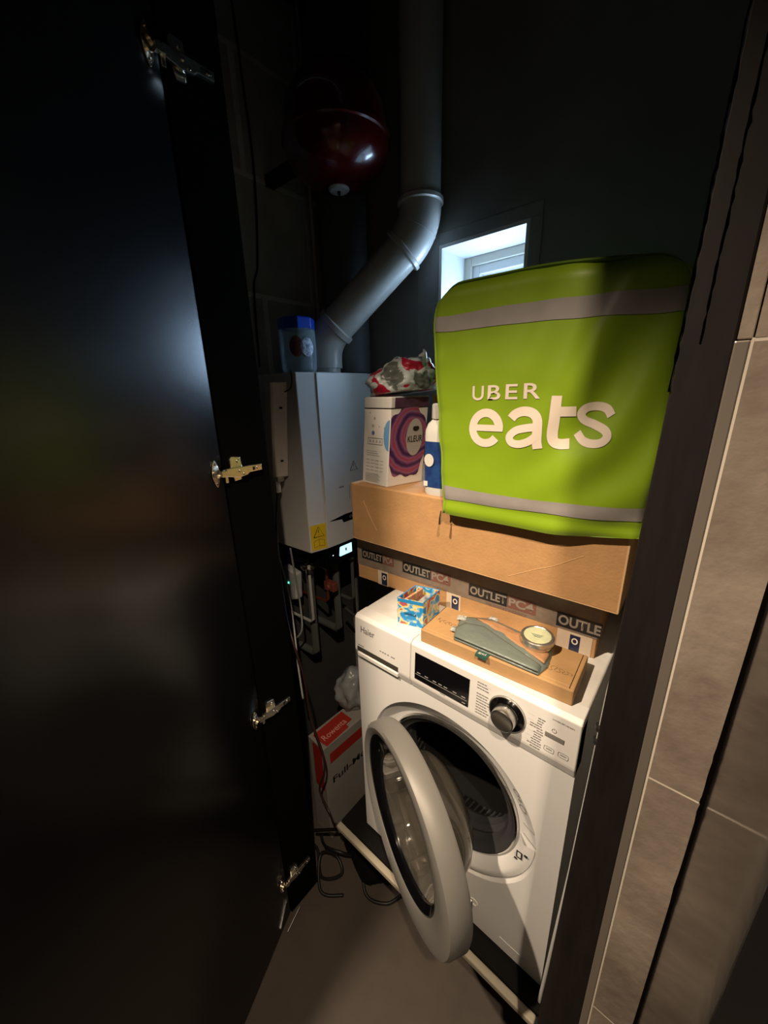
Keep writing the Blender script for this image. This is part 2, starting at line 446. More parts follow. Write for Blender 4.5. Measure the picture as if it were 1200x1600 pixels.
# tile pier right of the post
b = bm_new()
for z0, z1 in ((FL, 0.020), (0.0225, 0.5055), (0.5085, 0.9925), (0.9955, 1.4790), (1.4820, 1.97), (1.973, 2.38)):
    add_box(b, 0.7015, 0.7500, YF, -0.12, z0, z1)
bmesh.ops.subdivide_edges(b, edges=[e for e in b.edges if abs(e.verts[0].co.z-e.verts[1].co.z) > 0.2 and e.verts[0].co.x > 0.74 and e.verts[0].co.y < -0.19], cuts=90)
for v in b.verts:
    if v.co.x > 0.74 and v.co.y < -0.19: v.co.x += random.uniform(-0.0009, 0.0004)
struct('trim_12', b, m_tile)
b = bm_new()
for z in (0.021, 0.507, 0.994, 1.4805, 1.9715): add_box(b, 0.700, 0.7495, YF+0.0004, -0.13, z-0.0016, z+0.0016)
add_box(b, 0.6995, 0.7018, YF+0.0002, -0.13, FL, 1.4805)
struct('trim_9', b, m_grout)
b = bm_new(); add_box(b, 0.689, 0.6995, YF-0.0005, -0.13, FL, 1.4805); struct('trim_10', b, m_trim, bevel=0.0012)
b = bm_new(); add_box(b, 0.6895, 0.7005, YF+0.002, -0.13, 1.4815, 2.38); struct('trim_11', b, m_tile, bevel=0.001)
b = bm_new(); add_box(b, 0.700, 1.6, YF+0.02, -0.10, FL, 2.38); struct('trim_13', b, m_hall)
# hall shell
b = bm_new(); add_box(b, -2.2, 1.6, -2.4, -2.3, FL, 2.48); struct('wall_back', b, m_hall)
b = bm_new(); add_box(b, 1.45, 1.55, -2.3, YF, FL, 2.48); struct('wall_right', b, m_hall)
b = bm_new(); add_box(b, -2.2, -2.1, -2.3, YF, FL, 2.48); struct('wall_left', b, m_hall)

# window niche
win = bpy.data.objects.new('window_1', None); COL.objects.link(win); win['kind'] = 'structure'
b = bm_new(); t = 0.012; yb = 1.02
add_box(b, WX0-t, WX0, YB-0.002, yb, WZ0, WZ1+t); add_box(b, WX1, WX1+t, YB-0.002, yb, WZ0, WZ1+t)
add_box(b, WX0, WX1, YB-0.002, yb, WZ1, WZ1+t); add_box(b, WX0, WX1, YB-0.002, yb, WZ0-t, WZ0)
obj('window_reveal', b, m_reveal, win)
b = bm_new(); fx0, fx1, fz0, fz1 = WX0, WX1, WZ0, WZ1
def frame(b, x0, x1, z0, z1, wd, y0, y1):
    add_box(b, x0, x0+wd, y0, y1, z0, z1); add_box(b, x1-wd, x1, y0, y1, z0, z1)
    add_box(b, x0+wd, x1-wd, y0, y1, z1-wd, z1); add_box(b, x0+wd, x1-wd, y0, y1, z0, z0+wd)
frame(b, fx0, fx1, fz0, fz1, 0.030, 0.93, 0.99)
obj('window_frame', b, mat('window_frame_beige', (0.55, 0.53, 0.46), 0.5), win, bevel=0.002)
b = bm_new(); frame(b, fx0+0.03, fx1-0.03, fz0+0.03, fz1-0.03, 0.032, 0.945, 1.0)
obj('window_sash', b, m_reveal, win, bevel=0.002)
b = bm_new(); add_box(b, fx0+0.06, fx1-0.06, 0.985, 0.989, fz0+0.06, fz1-0.06)
obj('window_pane', b, mat('daylit_frosted_pane', (0.6, 0.68, 0.7), 0.3, emit=(0.52, 0.70, 0.76), estr=0.6), win)
wo.location = (-0.06, 0.975, 1.66); wd.size = 0.19; wd.size_y = 0.26

# ------------------------------------------------------------------ doors
def leaf(name, hinge, ang, width, mm, z0, z1, side=1):
    # ang: rotation from -Y direction; leaf extends from the hinge
    d = V((math.sin(ang), -math.cos(ang), 0)); n = V((math.cos(ang), math.sin(ang), 0)) * side
    b = bm_new(); th = 0.020
    p = V(hinge); q = p + d*width
    B = [p, q, q-n*th, p-n*th]
    add_hex(b, [(v.x, v.y, z0) for v in B], [(v.x, v.y, z1) for v in B])
    return struct(name, b, mm, bevel=0.0015)
LA = R(24)
leaf('door_1', (-0.252, YF-0.004, 0), LA, 0.70, m_leaf, FL+0.01, 2.26)
leaf('door_2', (0.7535, YF-0.002, 0), 0.0, 0.235, m_leaf2, FL+0.01, 2.26, side=-1)
bpy.data.objects['door_2'].location.x = 0.0

# concealed hinges: local frame x = along the jamb into the closet (+Y world), z up, y = out of the jamb (+X world)
def make_hinge(label):
    t = thing('cabinet_hinge', label, 'hinge', group='concealed hinges down the left jamb')
    b = bm_new()   # arm: channel lying along the jamb
    add_prism(b, [(-0.012, -0.010), (0.020, -0.017), (0.045, -0.013), (0.052, -0.008), (0.088, -0.007), (0.088, 0.009), (0.050, 0.010), (-0.012, 0.010)],
              (0, 0.012, 0), (1, 0, 0), (0, 0, 1), (0, 1, 0), 0.010)
    arm = obj('hinge_arm', b, m_nickel, t, bevel=0.0015, local=True)
    b = bm_new()
    for x, z in ((0.024, 0.000), (0.035, -0.009), (0.075, 0.001)):
        add_lathe(b, [(0.0, 0.003), (0.003, 0.003), (0.004, 0.0), (0.004, -0.003)], Matrix.Translation((x, 0.0225, z)) @ Matrix.Rotation(R(-90), 4, 'X'), 14)
    obj('screw', b, m_chrome, arm, smooth=True, local=True)
    b = bm_new()
    add_box(b, 0.060, 0.067, 0.0222, 0.0226, -0.004, 0.005); obj('slot', b, m_ink, arm, local=True)
    b = bm_new()   # mounting plate, vertical wings
    add_prism(b, [(0.004, 0.008), (0.036, 0.008), (0.034, 0.034), (0.010, 0.038), (0.004, 0.030)], (0, 0.001, 0), (1, 0, 0), (0, 0, 1), (0, 1, 0), 0.012)
    add_prism(b, [(0.010, -0.008), (0.036, -0.008), (0.034, -0.026), (0.014, -0.028)], (0, 0.001, 0), (1, 0, 0), (0, 0, 1), (0, 1, 0), 0.005)
    mp = obj('mounting_plate', b, m_nickel, t, bevel=0.0015, local=True)
    b = bm_new()
    add_lathe(b, [(0.0, 0.004), (0.0035, 0.004), (0.005, 0.001), (0.005, -0.002)], Matrix.Translation((0.026, 0.014, 0.024)) @ Matrix.Rotation(R(-90), 4, 'X'), 14)
    obj('screw', b, m_chrome, mp, smooth=True, local=True)
    b = bm_new()   # knuckle links between cup and arm
    add_box(b, -0.026, -0.008, 0.013, 0.024, -0.009, 0.006); add_box(b, -0.016, -0.008, 0.012, 0.018, -0.026, -0.008)
    add_tube(b, [(-0.018, 0.020, -0.010), (-0.018, 0.020, 0.009)], 0.0035, 10)
    obj('hinge_link', b, m_nickel, t, bevel=0.001, local=True)
    b = bm_new()   # cup flange on the leaf: tall oval plate with cup well
    pts = []
    for i in range(40):
        a = 2*PI*i/40; pts.append((0.012*math.cos(a)*(0.6+0.55*math.cos(a)**2), 0.034*math.sin(a)))
    add_prism(b, pts, (-0.0362, 0.0098, 0), (-0.914, 0.407, 0), (0, 0, 1), (0.407, 0.914, 0), 0.003)
    cup = obj('cup_flange', b, m_nickel, t, bevel=0.0008, local=True)
    b = bm_new()
    add_lathe(b, [(0.0105, 0.004), (0.0125, 0.004), (0.0125, 0.0), (0.0105, 0.0)], Matrix.Translation((-0.0350, 0.0125, 0)) @ Matrix.Rotation(R(-24), 4, 'Z') @ Matrix.Rotation(R(-90), 4, 'X'), 24, close=True)
    obj('cup_rim', b, m_nickel, cup, smooth=True, local=True)
    b = bm_new()
    for z in (0.024, -0.024):
        add_lathe(b, [(0, 0.003), (0.003, 0.003), (0.004, 0.0)], Matrix.Translation((-0.0350, 0.0125, z)) @ Matrix.Rotation(R(-24), 4, 'Z') @ Matrix.Rotation(R(-90), 4, 'X'), 12)
    obj('screw', b, m_chrome, cup, smooth=True, local=True)
    return t
def dup(root, label):
    r = root.copy(); COL.objects.link(r); r['label'] = label
    for ch in list(root.children):
        c = ch.copy(); COL.objects.link(c); c.parent = r; c.matrix_parent_inverse = Matrix.Identity(4)
        for g in ch.children:
            d = g.copy(); COL.objects.link(d); d.parent = c; d.matrix_parent_inverse = Matrix.Identity(4)
    return r
h1 = make_hinge('nickel concealed hinge on the black jamb beside the boiler, brightest of the four')
hs = [h1, dup(h1, 'unlit nickel hinge near the top of the black door jamb'),
      dup(h1, 'brassy nickel hinge on the black jamb level with the red and white carton'),
      dup(h1, 'lowest nickel hinge on the black jamb, above the cable tangle on the floor')]
for o, z in zip(hs, (1.262, 2.075, 0.485, -0.290)):
    # local x -> world +Y, local y -> world +X, z up (mirrored handedness handled by a 3-axis frame)
    o.matrix_world = Matrix(((0, 1, 0, -0.25), (1, 0, 0, -0.188), (0, 0, 1, z), (0, 0, 0, 1)))

# ================================================================== WASHING MACHINE
W, H, D = 0.597, 0.85, 0.56
wm = thing('washing_machine', 'white front-loading washing machine with open porthole door on a raised black shelf', 'washing machine', (W/2, D/2, 0.0))
CX, CZ, CR = 0.300, 0.430, 0.247
HB = 0.713   # height of body front under the control panel
b = bm_new()
# front plate with round opening
N = 96
angs = sorted(set([2*PI*i/N for i in range(N)] + [math.atan2(z-CZ, x-CX) % (2*PI) for x in (0, W) for z in (0.012, HB)]))
def rectpt(a):
    c, s = math.cos(a), math.sin(a); ts = []
    if c > 1e-9: ts.append((W-CX)/c)
    if c < -1e-9: ts.append((0-CX)/c)
    if s > 1e-9: ts.append((HB-CZ)/s)
    if s < -1e-9: ts.append((0.012-CZ)/s)
    t = min(ts); return CX+c*t, CZ+s*t
rings = [[], [], [], [], []]
for a in angs:
    x, z = rectpt(a); c, s = math.cos(a), math.sin(a)
    rings[0].append(b.verts.new((x, 0.0, z)))
    for k, (r, y) in enumerate(((CR, 0.0), (CR-0.004, 0.014), (CR-0.030, 0.028), (0.192, 0.031))):
        rings[k+1].append(b.verts.new((CX+c*r, y, CZ+s*r)))
n = len(angs)
for k in range(4):
    for i in range(n):
        b.faces.new((rings[k][i], rings[k][(i+1) % n], rings[k+1][(i+1) % n], rings[k+1][i]))
bmesh.ops.remove_doubles(b, verts=b.verts[:], dist=1e-5)
# sides, bottom, back
add_box(b, 0, 0.004, 0.0005, D, 0.012, 0.83); add_box(b, W-0.004, W, 0.0005, D, 0.012, 0.83)
add_box(b, 0.004, W-0.004, 0.03, D, 0.012, 0.016); add_box(b, 0.004, W-0.004, D-0.004, D, 0.016, 0.83)
body = obj('body', b, m_white, wm, smooth=True)
b = bm_new(); add_box(b, 0.0, W, 0.035, D+0.01, 0.825, 0.85)
obj('lid', b, m_lid, wm, bevel=0.005, seg=3)
prof = [(0.045, 0.8505), (0.006, 0.8500), (-0.004, 0.842), (-0.009, 0.742), (-0.0085, 0.736), (-0.0015, 0.7132), (0.045, 0.7132)]
def panel(x0, x1):
    b = bm_new(); add_prism(b, prof, (x0, 0, 0), (0, 1, 0), (0, 0, 1), (1, 0, 0), x1-x0); return b
cp = obj('control_panel', panel(0.199, W), m_whitep, wm, bevel=0.0025, seg=3)
dr = obj('detergent_drawer', panel(0.0, 0.1975), m_whitep, wm, bevel=0.0025, seg=3)
# panel face helper: panel front runs from y=-0.004 at z=.842 to y=-0.009 at z=.742
PO = V((0, -0.009, 0.742)); PU = V((1, 0, 0)); PV = V((0, 0.005, 0.100)).normalized()
b = bm_new(); quad_on(b, PO, PU, PV, 0.214, 0.366, 0.008, 0.083, 0.0004, 0.0012); dp = obj('display', b, m_black, cp, bevel=0.0008)
b = bm_new()
quad_on(b, PO, PU, PV, 0.217, 0.362, 0.0225, 0.0235, 0.0017, 0.0001)
for x in (0.222, 0.245, 0.269, 0.285, 0.300, 0.325, 0.348): quad_on(b, PO, PU, PV, x, x+0.010, 0.028, 0.030, 0.0017, 0.0001)
quad_on(b, PO, PU, PV, 0.350, 0.359, 0.013, 0.015, 0.0017, 0.0001)
obj('display_marks', b, m_pale, dp)
# knob with black dish
KM = Matrix.Translation((0.456, -0.0073, 0.787)) @ Matrix.Rotation(R(90-2.8), 4, 'X')
b = bm_new(); add_lathe(b, [(0.0, 0.0012), (0.034, 0.0012), (0.0375, 0.0035), (0.0395, 0.0035), (0.0405, 0.0), ], KM, 64)
kr = obj('knob_dish', b, m_black, cp, smooth=True)
b = bm_new(); add_lathe(b, [(0.0378, 0.0036), (0.0396, 0.0036), (0.0404, 0.0005), (0.0410, 0.0002)], KM, 64)
obj('dish_rim', b, m_chrome, kr, smooth=True)
b = bm_new(); add_lathe(b, [(0.026, 0.001), (0.0255, 0.022), (0.0245, 0.027), (0.0225, 0.0285), (0.020, 0.0275), (0.0, 0.0265)], KM, 64)
obj('program_knob', b, m_knob, cp, smooth=True)
b = bm_new(); add_lathe(b, [(0.0265, 0.001), (0.0265, 0.006), (0.026, 0.007)], KM, 64)
obj('knob_base_ring', b, m_chrome, kr, smooth=True)
# programme names left and right of the knob: rows of fine print
b = bm_new(); rnd = random.Random(3)
for i in range(12):
    vv = 0.086 - i*0.0072
    if i in (3,): continue
    L = rnd.uniform(0.018, 0.030); x = 0.384
    k = x
    while k < x+L:
        s = rnd.uniform(0.003, 0.008); quad_on(b, PO, PU, PV, k, k+s*0.85, vv, vv+0.0024, 0.0003, 0.0001); k += s
for i in range(13):
    vv = 0.072 - i*0.0060
    L = rnd.uniform(0.008, 0.026); x = 0.528 - L
    k = x
    while k < x+L:
        s = rnd.uniform(0.003, 0.008); quad_on(b, PO, PU, PV, k, k+s*0.85, vv, vv+0.0024, 0.0003, 0.0001); k += s
obj('programme_print', b, m_greyp, cp)
b = bm_new()
for i in range(6):
    quad_on(b, PO, PU, PV, 0.405, 0.416, 0.084-i*0.0135, 0.0845-i*0.0135, 0.0003, 0.0001)
    quad_on(b, PO, PU, PV, 0.498, 0.512, 0.074-i*0.0125, 0.0745-i*0.0125, 0.0003, 0.0001)
obj('pointer_lines', b, m_pale, cp)
text_on('HW80-BP14636N', PO+PU*0.545+PV*0.0855, PU, PV, 0.040, 0.0035, m_greyp, cp, name='model_text')
b = bm_new(); quad_on(b, PO, PU, PV, 0.535, 0.571, 0.043, 0.053, 0.0004, 0.0015); obj('power_button', b, mat('grey_button', (0.20, 0.185, 0.17), 0.4), cp, bevel=0.0006)
b = bm_new()
pw = PO + PU*0.551 + PV*0.0625
add_tube(b, [pw + PU*(0.0042*math.sin(a)) + PV*(0.0042*math.cos(a)) + V((0, -0.0006, 0)) for a in [R(30+300*i/20) for i in range(21)]], 0.00045, 6)
add_tube(b, [pw + PV*0.002 + V((0, -0.0006, 0)), pw + PV*0.0055 + V((0, -0.0006, 0))], 0.00045, 6)
obj('power_symbol', b, m_greyp, cp)
def pill(b, cx, cv, w, h):
    pts = []
    for i in range(25):
        a = 2*PI*i/24
        pts.append(PO + PU*(cx + w/2*(1 if math.cos(a) > 0 else -1)*abs(math.cos(a))**0.35) + PV*(cv + h/2*(1 if math.sin(a) > 0 else -1)*abs(math.sin(a))**0.35) + V((0, -0.0006, 0)))
    add_tube(b, pts, 0.0004, 6)
    quad_on(b, PO, PU, PV, cx-w*0.3, cx+w*0.3, cv-0.001, cv+0.001, 0.0003, 0.0001)
b = bm_new(); pill(b, 0.546, 0.014, 0.019, 0.011); pill(b, 0.573, 0.016, 0.019, 0.011); obj('touch_buttons', b, m_greyp, cp)
quadp = bm_new(); quad_on(quadp, PO, PU, PV, 0.290, 0.305, 0.0035, 0.0052, 0.0003, 0.0001); obj('small_print', quadp, m_greyp, cp)
text_on('Haier', PO+PU*0.024+PV*0.060, PU, PV, 0.052, 0.020, m_greyp, dr, name='brand_lettering', offset=0.01)
b = bm_new(); quad_on(b, PO, PU, PV, 0.012, 0.036, 0.0145, 0.017, 0.0003, 0.0001)
for x in (0.095, 0.104, 0.112, 0.122, 0.135, 0.142): quad_on(b, PO, PU, PV, x, x+0.006, 0.030, 0.033, 0.0003, 0.0001)
obj('drawer_marks', b, m_greyp, dr)
b = bm_new()   # drawer grip: dark slot with a lip
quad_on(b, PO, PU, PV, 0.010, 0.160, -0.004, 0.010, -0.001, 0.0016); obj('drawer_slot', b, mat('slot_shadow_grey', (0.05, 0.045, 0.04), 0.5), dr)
b = bm_new()
add_prism(b, [(-0.0115, 0.722), (-0.0115, 0.733), (0.002, 0.738), (0.006, 0.720)], (0.012, 0, 0), (0, 1, 0), (0, 0, 1), (1, 0, 0), 0.148)
obj('drawer_grip', b, m_whitep, dr, bevel=0.001)
# gasket & drum
FM = Matrix.Translation((CX, 0.011, CZ)) @ Matrix.Rotation(R(-90), 4, 'X')     # local z -> +Y (into the machine)
b = bm_new()
add_lathe(b, [(0.196, 0.018), (0.194, 0.010), (0.188, 0.008), (0.182, 0.014), (0.176, 0.020), (0.168, 0.022), (0.163, 0.040), (0.170, 0.052), (0.160, 0.062), (0.158, 0.085), (0.165, 0.095)], FM, 96)
g = obj('door_gasket', b, m_rubber, wm, smooth=True)
b = bm_new(); add_lathe(b, [(0.196, 0.016), (0.1945, 0.010), (0.190, 0.0075)], FM, 96)
obj('gasket_rim', b, m_chrome, g, smooth=True)
b = bm_new()
add_lathe(b, [(0.165, 0.09), (0.225, 0.11), (0.228, 0.42), (0.0, 0.44)], FM, 64)
dm = obj('drum', b, m_drum, wm, smooth=True)
b = bm_new()   # radial ribs just inside
for i in range(72):
    a = 2*PI*i/72
    c, s = math.cos(a), math.sin(a)
    p0 = V((CX+c*0.168, 0.045, CZ+s*0.168)); p1 = V((CX+c*0.205, 0.16, CZ+s*0.205))
    add_tube(b, [p0, p1], 0.0028, 5)
obj('drum_ribs', b, m_rubber, dm, smooth=True)
# latch recess and bulge at lower right of the bezel
b = bm_new()
def arcpt(r, deg, y): return V((CX + r*math.cos(R(deg)), y, CZ + r*math.sin(R(deg))))
# white crescent shelf running from 4 o'clock to 6 o'clock
outer = [arcpt(CR-0.006, d, 0) for d in range(-92, 1, 4)]
inner = [arcpt(0.200, d, 0) for d in range(-92, 1, 4)]
vo = []; 
for k, (po, pi_) in enumerate(zip(outer, inner)):
    t_ = k/(len(outer)-1); yy = -0.003 + 0.010*t_
    vo.append([b.verts.new((po.x, 0.012, po.z)), b.verts.new((po.x*0.9+pi_.x*0.1, yy+0.003, po.z*0.9+pi_.z*0.1)), b.verts.new((po.x*0.4+pi_.x*0.6, yy, po.z*0.4+pi_.z*0.6)), b.verts.new((pi_.x, 0.028, pi_.z))])
for k in range(len(vo)-1):
    for j in range(3): b.faces.new((vo[k][j], vo[k+1][j], vo[k+1][j+1], vo[k][j+1]))
obj('bezel_shelf', b, m_white, wm, smooth='all')
# stickers on the bezel
FO = V((0, 0.012, 0)); FU = V((1, 0, 0)); FV = V((0, 0, 1))
b = bm_new()
bz = lambda r_: 0.0125 + (0.243-r_)*0.46
for d0, d1, r_ in ((10, 26, 0.238), (10, 26, 0.205)):
    add_tube(b, [arcpt(r_, d, bz(r_)) for d in range(d0, d1, 2)], 0.0005, 5)
add_tube(b, [arcpt(0.205, 10, bz(0.205)), arcpt(0.238, 10, bz(0.238))], 0.0005, 5)
for cx, cz, r_ in ((0.500, 0.512, 0.009), (0.482, 0.548, 0.008), (0.491, 0.532, 0.003)):
    add_tube(b, [V((cx+r_*math.cos(a), bz(math.hypot(cx+r_*math.cos(a)-CX, cz+r_*math.sin(a)-CZ)), cz+r_*math.sin(a))) for a in [2*PI*i/16 for i in range(17)]], 0.0005, 5)
obj('bezel_sticker', b, m_greyp, wm)
b = bm_new()
add_tube(b, [arcpt(r_, 1, bz(r_)) for r_ in (0.200, 0.243)], 0.0008, 5); obj('bezel_seam', b, m_greyp, wm)
b = bm_new()
LOx, LOz = 0.503, 0.382
quad_on(b, (LOx, 0.004, LOz), FU, FV, 0, 0.014, 0, 0.022, 0, 0.0006)
quad_on(b, (LOx, 0.004, LOz), FU, FV, 0.018, 0.026, 0.018, 0.024, 0, 0.0006); quad_on(b, (LOx, 0.004, LOz), FU, FV, -0.004, 0.003, -0.009, -0.004, 0, 0.0006)
lk = obj('lock_symbol', b, m_ink, wm)
b = bm_new(); quad_on(b, (LOx, 0.0034, LOz), FU, FV, 0.003, 0.011, 0.004, 0.018, 0, 0.0004); obj('symbol_window', b, m_white, lk)
# small round cap and lower service flap
b = bm_new(); add_tube(b, [V((0.408+0.011*math.cos(a), -0.0005, 0.100+0.011*math.sin(a))) for a in [2*PI*i/20 for i in range(21)]], 0.0012, 6)
obj('filter_cap', b, m_whitep, wm, smooth=True)
b = bm_new(); add_box(b, 0.485, 0.555, -0.0012, 0.0, 0.052, 0.0545); obj('flap_slot', b, m_reveal, wm)
# feet
for x, y in ((0.05, 0.06), (W-0.05, 0.06), (0.05, D-0.06), (W-0.05, D-0.06)):
    b = bm_new(); add_lathe(b, [(0, 0.0006), (0.022, 0.0006), (0.022, 0.008), (0.012, 0.012), (0, 0.012)], Matrix.Translation((x, y, 0)), 20); obj('foot', b, m_blackm, wm, smooth=True)

# porthole door: hinged at the left of the bezel
TH = R(26)
DM = Matrix.Translation((0.078, 0.004, CZ)) @ Matrix.Rotation(-TH, 4, 'Z') @ Matrix.Translation((0.238, 0, 0)) @ Matrix.Rotation(R(-90), 4, 'X') @ Matrix.Scale(0.98, 4)
def off_lathe(b, prof, M, seg=128):
    """closed ring whose circles may sit off centre: (r, h, shift towards the hinge)"""
    rings = [[b.verts.new(M @ V((r*math.cos(2*PI*q/seg)-sh_, r*math.sin(2*PI*q/seg), h))) for q in range(seg)] for r, h, sh_ in prof]
    for i in range(len(rings)):
        A, B = rings[i], rings[(i+1) % len(rings)]
        for q in range(seg): b.faces.new((A[q], A[(q+1) % seg], B[(q+1) % seg], B[q]))
SH = 0.024
b = bm_new()
off_lathe(b, [(0.192, -0.050, SH), (0.197, -0.054, SH), (0.226, -0.060, 0.004), (0.236, -0.056, 0), (0.241, -0.046, 0), (0.243, -0.012, 0), (0.238, -0.004, 0), (0.192, -0.002, SH), (0.188, -0.010, SH)], DM)
door = obj('porthole_door', b, m_silver, wm, smooth=True)
b = bm_new()
off_lathe(b, [(0.193, -0.049, SH), (0.188, -0.050, SH), (0.162, -0.038, 0.010), (0.157, -0.024, 0.004), (0.156, 0.002, 0), (0.192, -0.004, SH)], DM)
obj('inner_ring', b, m_black, door, smooth=True)
b = bm_new()
gp = [(0.158, -0.028), (0.153, 0.000), (0.146, 0.035), (0.132, 0.068), (0.108, 0.092), (0.075, 0.102), (0.0, 0.104)]
add_lathe(b, gp, DM, 96)
gi = [(r-0.004 if r > 0.01 else 0, h-0.004) for r, h in gp]
add_lathe(b, gi, DM, 96)
obj('door_glass', b, m_glass, door, smooth='all')
b = bm_new()
HM = Matrix.Translation((0.055, 0.0, 0))
add_box(b, 0.044, 0.064, -0.018, 0.012, CZ-0.06, CZ+0.06)
obj('door_hinge', b, m_silver, door, bevel=0.003)
b = bm_new()
p = DM @ V((0.2, 0.0, 0.010)); add_box(b, p.x-0.006, p.x+0.006, p.y-0.012, p.y+0.012, p.z-0.012, p.z+0.012); obj('door_latch', b, m_chrome, door, bevel=0.002)

# ------------------------------------------------------------------ raised shelf under the machine
sh = thing('appliance_stand', 'black raised shelf with a pale wooden front rail under the washing machine', 'shelf', (0.26, 0.28, FL))
b = bm_new(); add_box(b, -0.082, 0.625, -0.045, 0.62, -0.030, 0.0); obj('shelf_board', b, m_tarp, sh)
b = bm_new(); add_box(b, -0.088, 0.606, -0.066, -0.0455, -0.028, -0.008); obj('front_rail', b, m_wood, sh, bevel=0.004)
for x, y in ((0.609, -0.045), (-0.075, 0.58), (0.585, 0.58)):
    b = bm_new(); add_box(b, x-0.005 if x > 0.6 else x, x+0.013 if x > 0.6 else x+0.035, y, y+0.035, FL, -0.030); obj('leg', b, m_blackm, sh, bevel=0.003)
b = bm_new(); add_box(b, 0.606, 0.624, -0.085, -0.0455, -0.045, -0.002); obj('rail_bracket', b, mat('dark_blue_bracket', (0.012, 0.014, 0.02), 0.4), sh, bevel=0.005)
b = bm_new(); add_tube(b, smoothpath([(0.616, -0.094, 0.0), (0.622, -0.09, -0.03), (0.612, -0.088, -0.06)], 6), 0.006, 10); obj('clear_clip', b, m_pet, sh, smooth=True)
# white pipe between machine and post with dark clip
wp = thing('waste_pipe', 'thin white vertical pipe in the gap between washing machine and black post', 'pipe', (0.612, -0.02, 0.01))
b = bm_new(); add_tube(b, [(0.6035, -0.022, 0.001), (0.6200, -0.020, 0.50), (0.6290, -0.018, 0.95), (0.634, -0.012, 1.05)], 0.0045, 12); obj('pipe', b, m_reveal, wp, smooth=True)
for z in (0.845, 0.875):
    b = bm_new(); add_tube(b, [(0.6268, -0.02, z-0.004), (0.6270, -0.02, z+0.004)], 0.009, 14); obj('clip', b, m_blackm, wp, smooth=True)

# ================================================================== CARTONS ON THE MACHINE
def carton(name, label, P, ux, w, d, z0, z1, mm, cat='box', bevel=0.002, lean=0.0):
    """P front-left-bottom corner, ux direction along the front, depth behind"""
    u = V(ux).normalized(); n = V((-u.y, u.x, 0))
    P = V(P); t = thing(name, label, cat, (P.x + u.x*w/2, P.y + n.y*d/2, z0))
    b = bm_new()
    c = [V((P.x, P.y, 0)), V((P.x, P.y, 0))+u*w, V((P.x, P.y, 0))+u*w+n*d, V((P.x, P.y, 0))+n*d]
    add_hex(b, [(q.x, q.y, z0) for q in c], [(q.x + lean, q.y, z1) for q in c])
    bd = obj('carton_body', b, mm, t, bevel=bevel)
    return t, bd, u, n
# lower carton
lb, lbb, lu, ln = carton('taped_carton', 'low cardboard carton wrapped in printed tape between the washing machine and the plain carton', (-0.150, 0.168, 0), (0.72, 0.037, 0), 0.717, 0.36, 0.8505, 1.0095, m_card)
LO = V((-0.150, 0.168, 0.8505)); LV = V((0, 0, 1))
def lx(x): return (x+0.150)/lu.x
b = bm_new(); quad_on(b, LO, lu, LV, 0.0, 0.717, 0.050, 0.150, 0.0006, 0.0003); tp = obj('packing_tape', b, m_tape, lbb)
bk, rd, lt = bm_new(), bm_new(), bm_new()
for xa, xb, xc, v0, hh in ((-0.13, -0.045, 0.0, 0.075, 0.034), (0.033, 0.132, 0.196, 0.070, 0.036), (0.252, 0.358, 0.430, 0.062, 0.036), (0.478, 0.573, 0.573, 0.056, 0.038)):
    a0, a1, a2 = lx(xa), lx(xb), lx(xc)
    quad_on(bk, LO, lu, LV, a0, a1, v0, v0+hh, 0.0010, 0.0003)
    if xc > xb: quad_on(rd, LO, lu, LV, a1+0.001, a2, v0, v0+hh, 0.0010, 0.0003)
    if xc > xb:
        text_on('OUTLET', LO+lu*(a0+0.004)+LV*(v0+0.006), lu, LV, (a1-a0)-0.006, hh-0.012, m_tapeltr, into=lt, offset=0.03, lift=0.0016)
        text_on('PC4', LO+lu*(a1+0.004)+LV*(v0+0.006), lu, LV, (a2-a1)-0.010, hh-0.012, m_tapeltr, into=lt, offset=0.03, lift=0.0016)
    else:
        text_on('OUTLE', LO+lu*(a0+0.004)+LV*(v0+0.006), lu, LV, (a1-a0)-0.006, hh-0.012, m_tapeltr, into=lt, offset=0.03, lift=0.0016)
for xa in (0.075, 0.30):
    text_on('THE OUTLET WEBSHOP', LO+lu*lx(xa)+LV*0.050, lu, LV, 0.11, 0.007, m_tapered, into=rd, lift=0.0012)
obj('black_logo_block', bk, m_tapeblk, tp); obj('red_logo_block', rd, m_tapered, tp); obj('tape_lettering', lt, m_tapeltr, tp)
for k, (xa, wd_) in enumerate(((-0.065, 0.040), (0.185, 0.044), (0.483, 0.075))):
    b = bm_new(); quad_on(b, LO, lu, LV, lx(xa), lx(xa)+wd_, 0.0, 0.050, 0.0008, 0.0003); s = obj('vertical_tape', b, m_tapec, lbb)
    b = bm_new(); q0 = lx(xa)+wd_*0.38; quad_on(b, LO, lu, LV, q0, q0+0.022, 0.002, 0.044, 0.0013, 0.0003); s2 = obj('logo_print', b, m_navy, s)
    text_on('O', LO+lu*(q0+0.004)+LV*0.020, lu, LV, 0.014, 0.017, m_letter, s, name='tape_letter', offset=0.03, lift=0.0019)
b = bm_new()  # side tape wrap on the left end
quad_on(b, (-0.150, 0.168+0.3, 0.8505), (0, -1, 0), (0, 0, 1), 0.10, 0.297, 0.055, 0.147, 0.0006, 0.0003); obj('end_tape', b, m_tape, lbb)

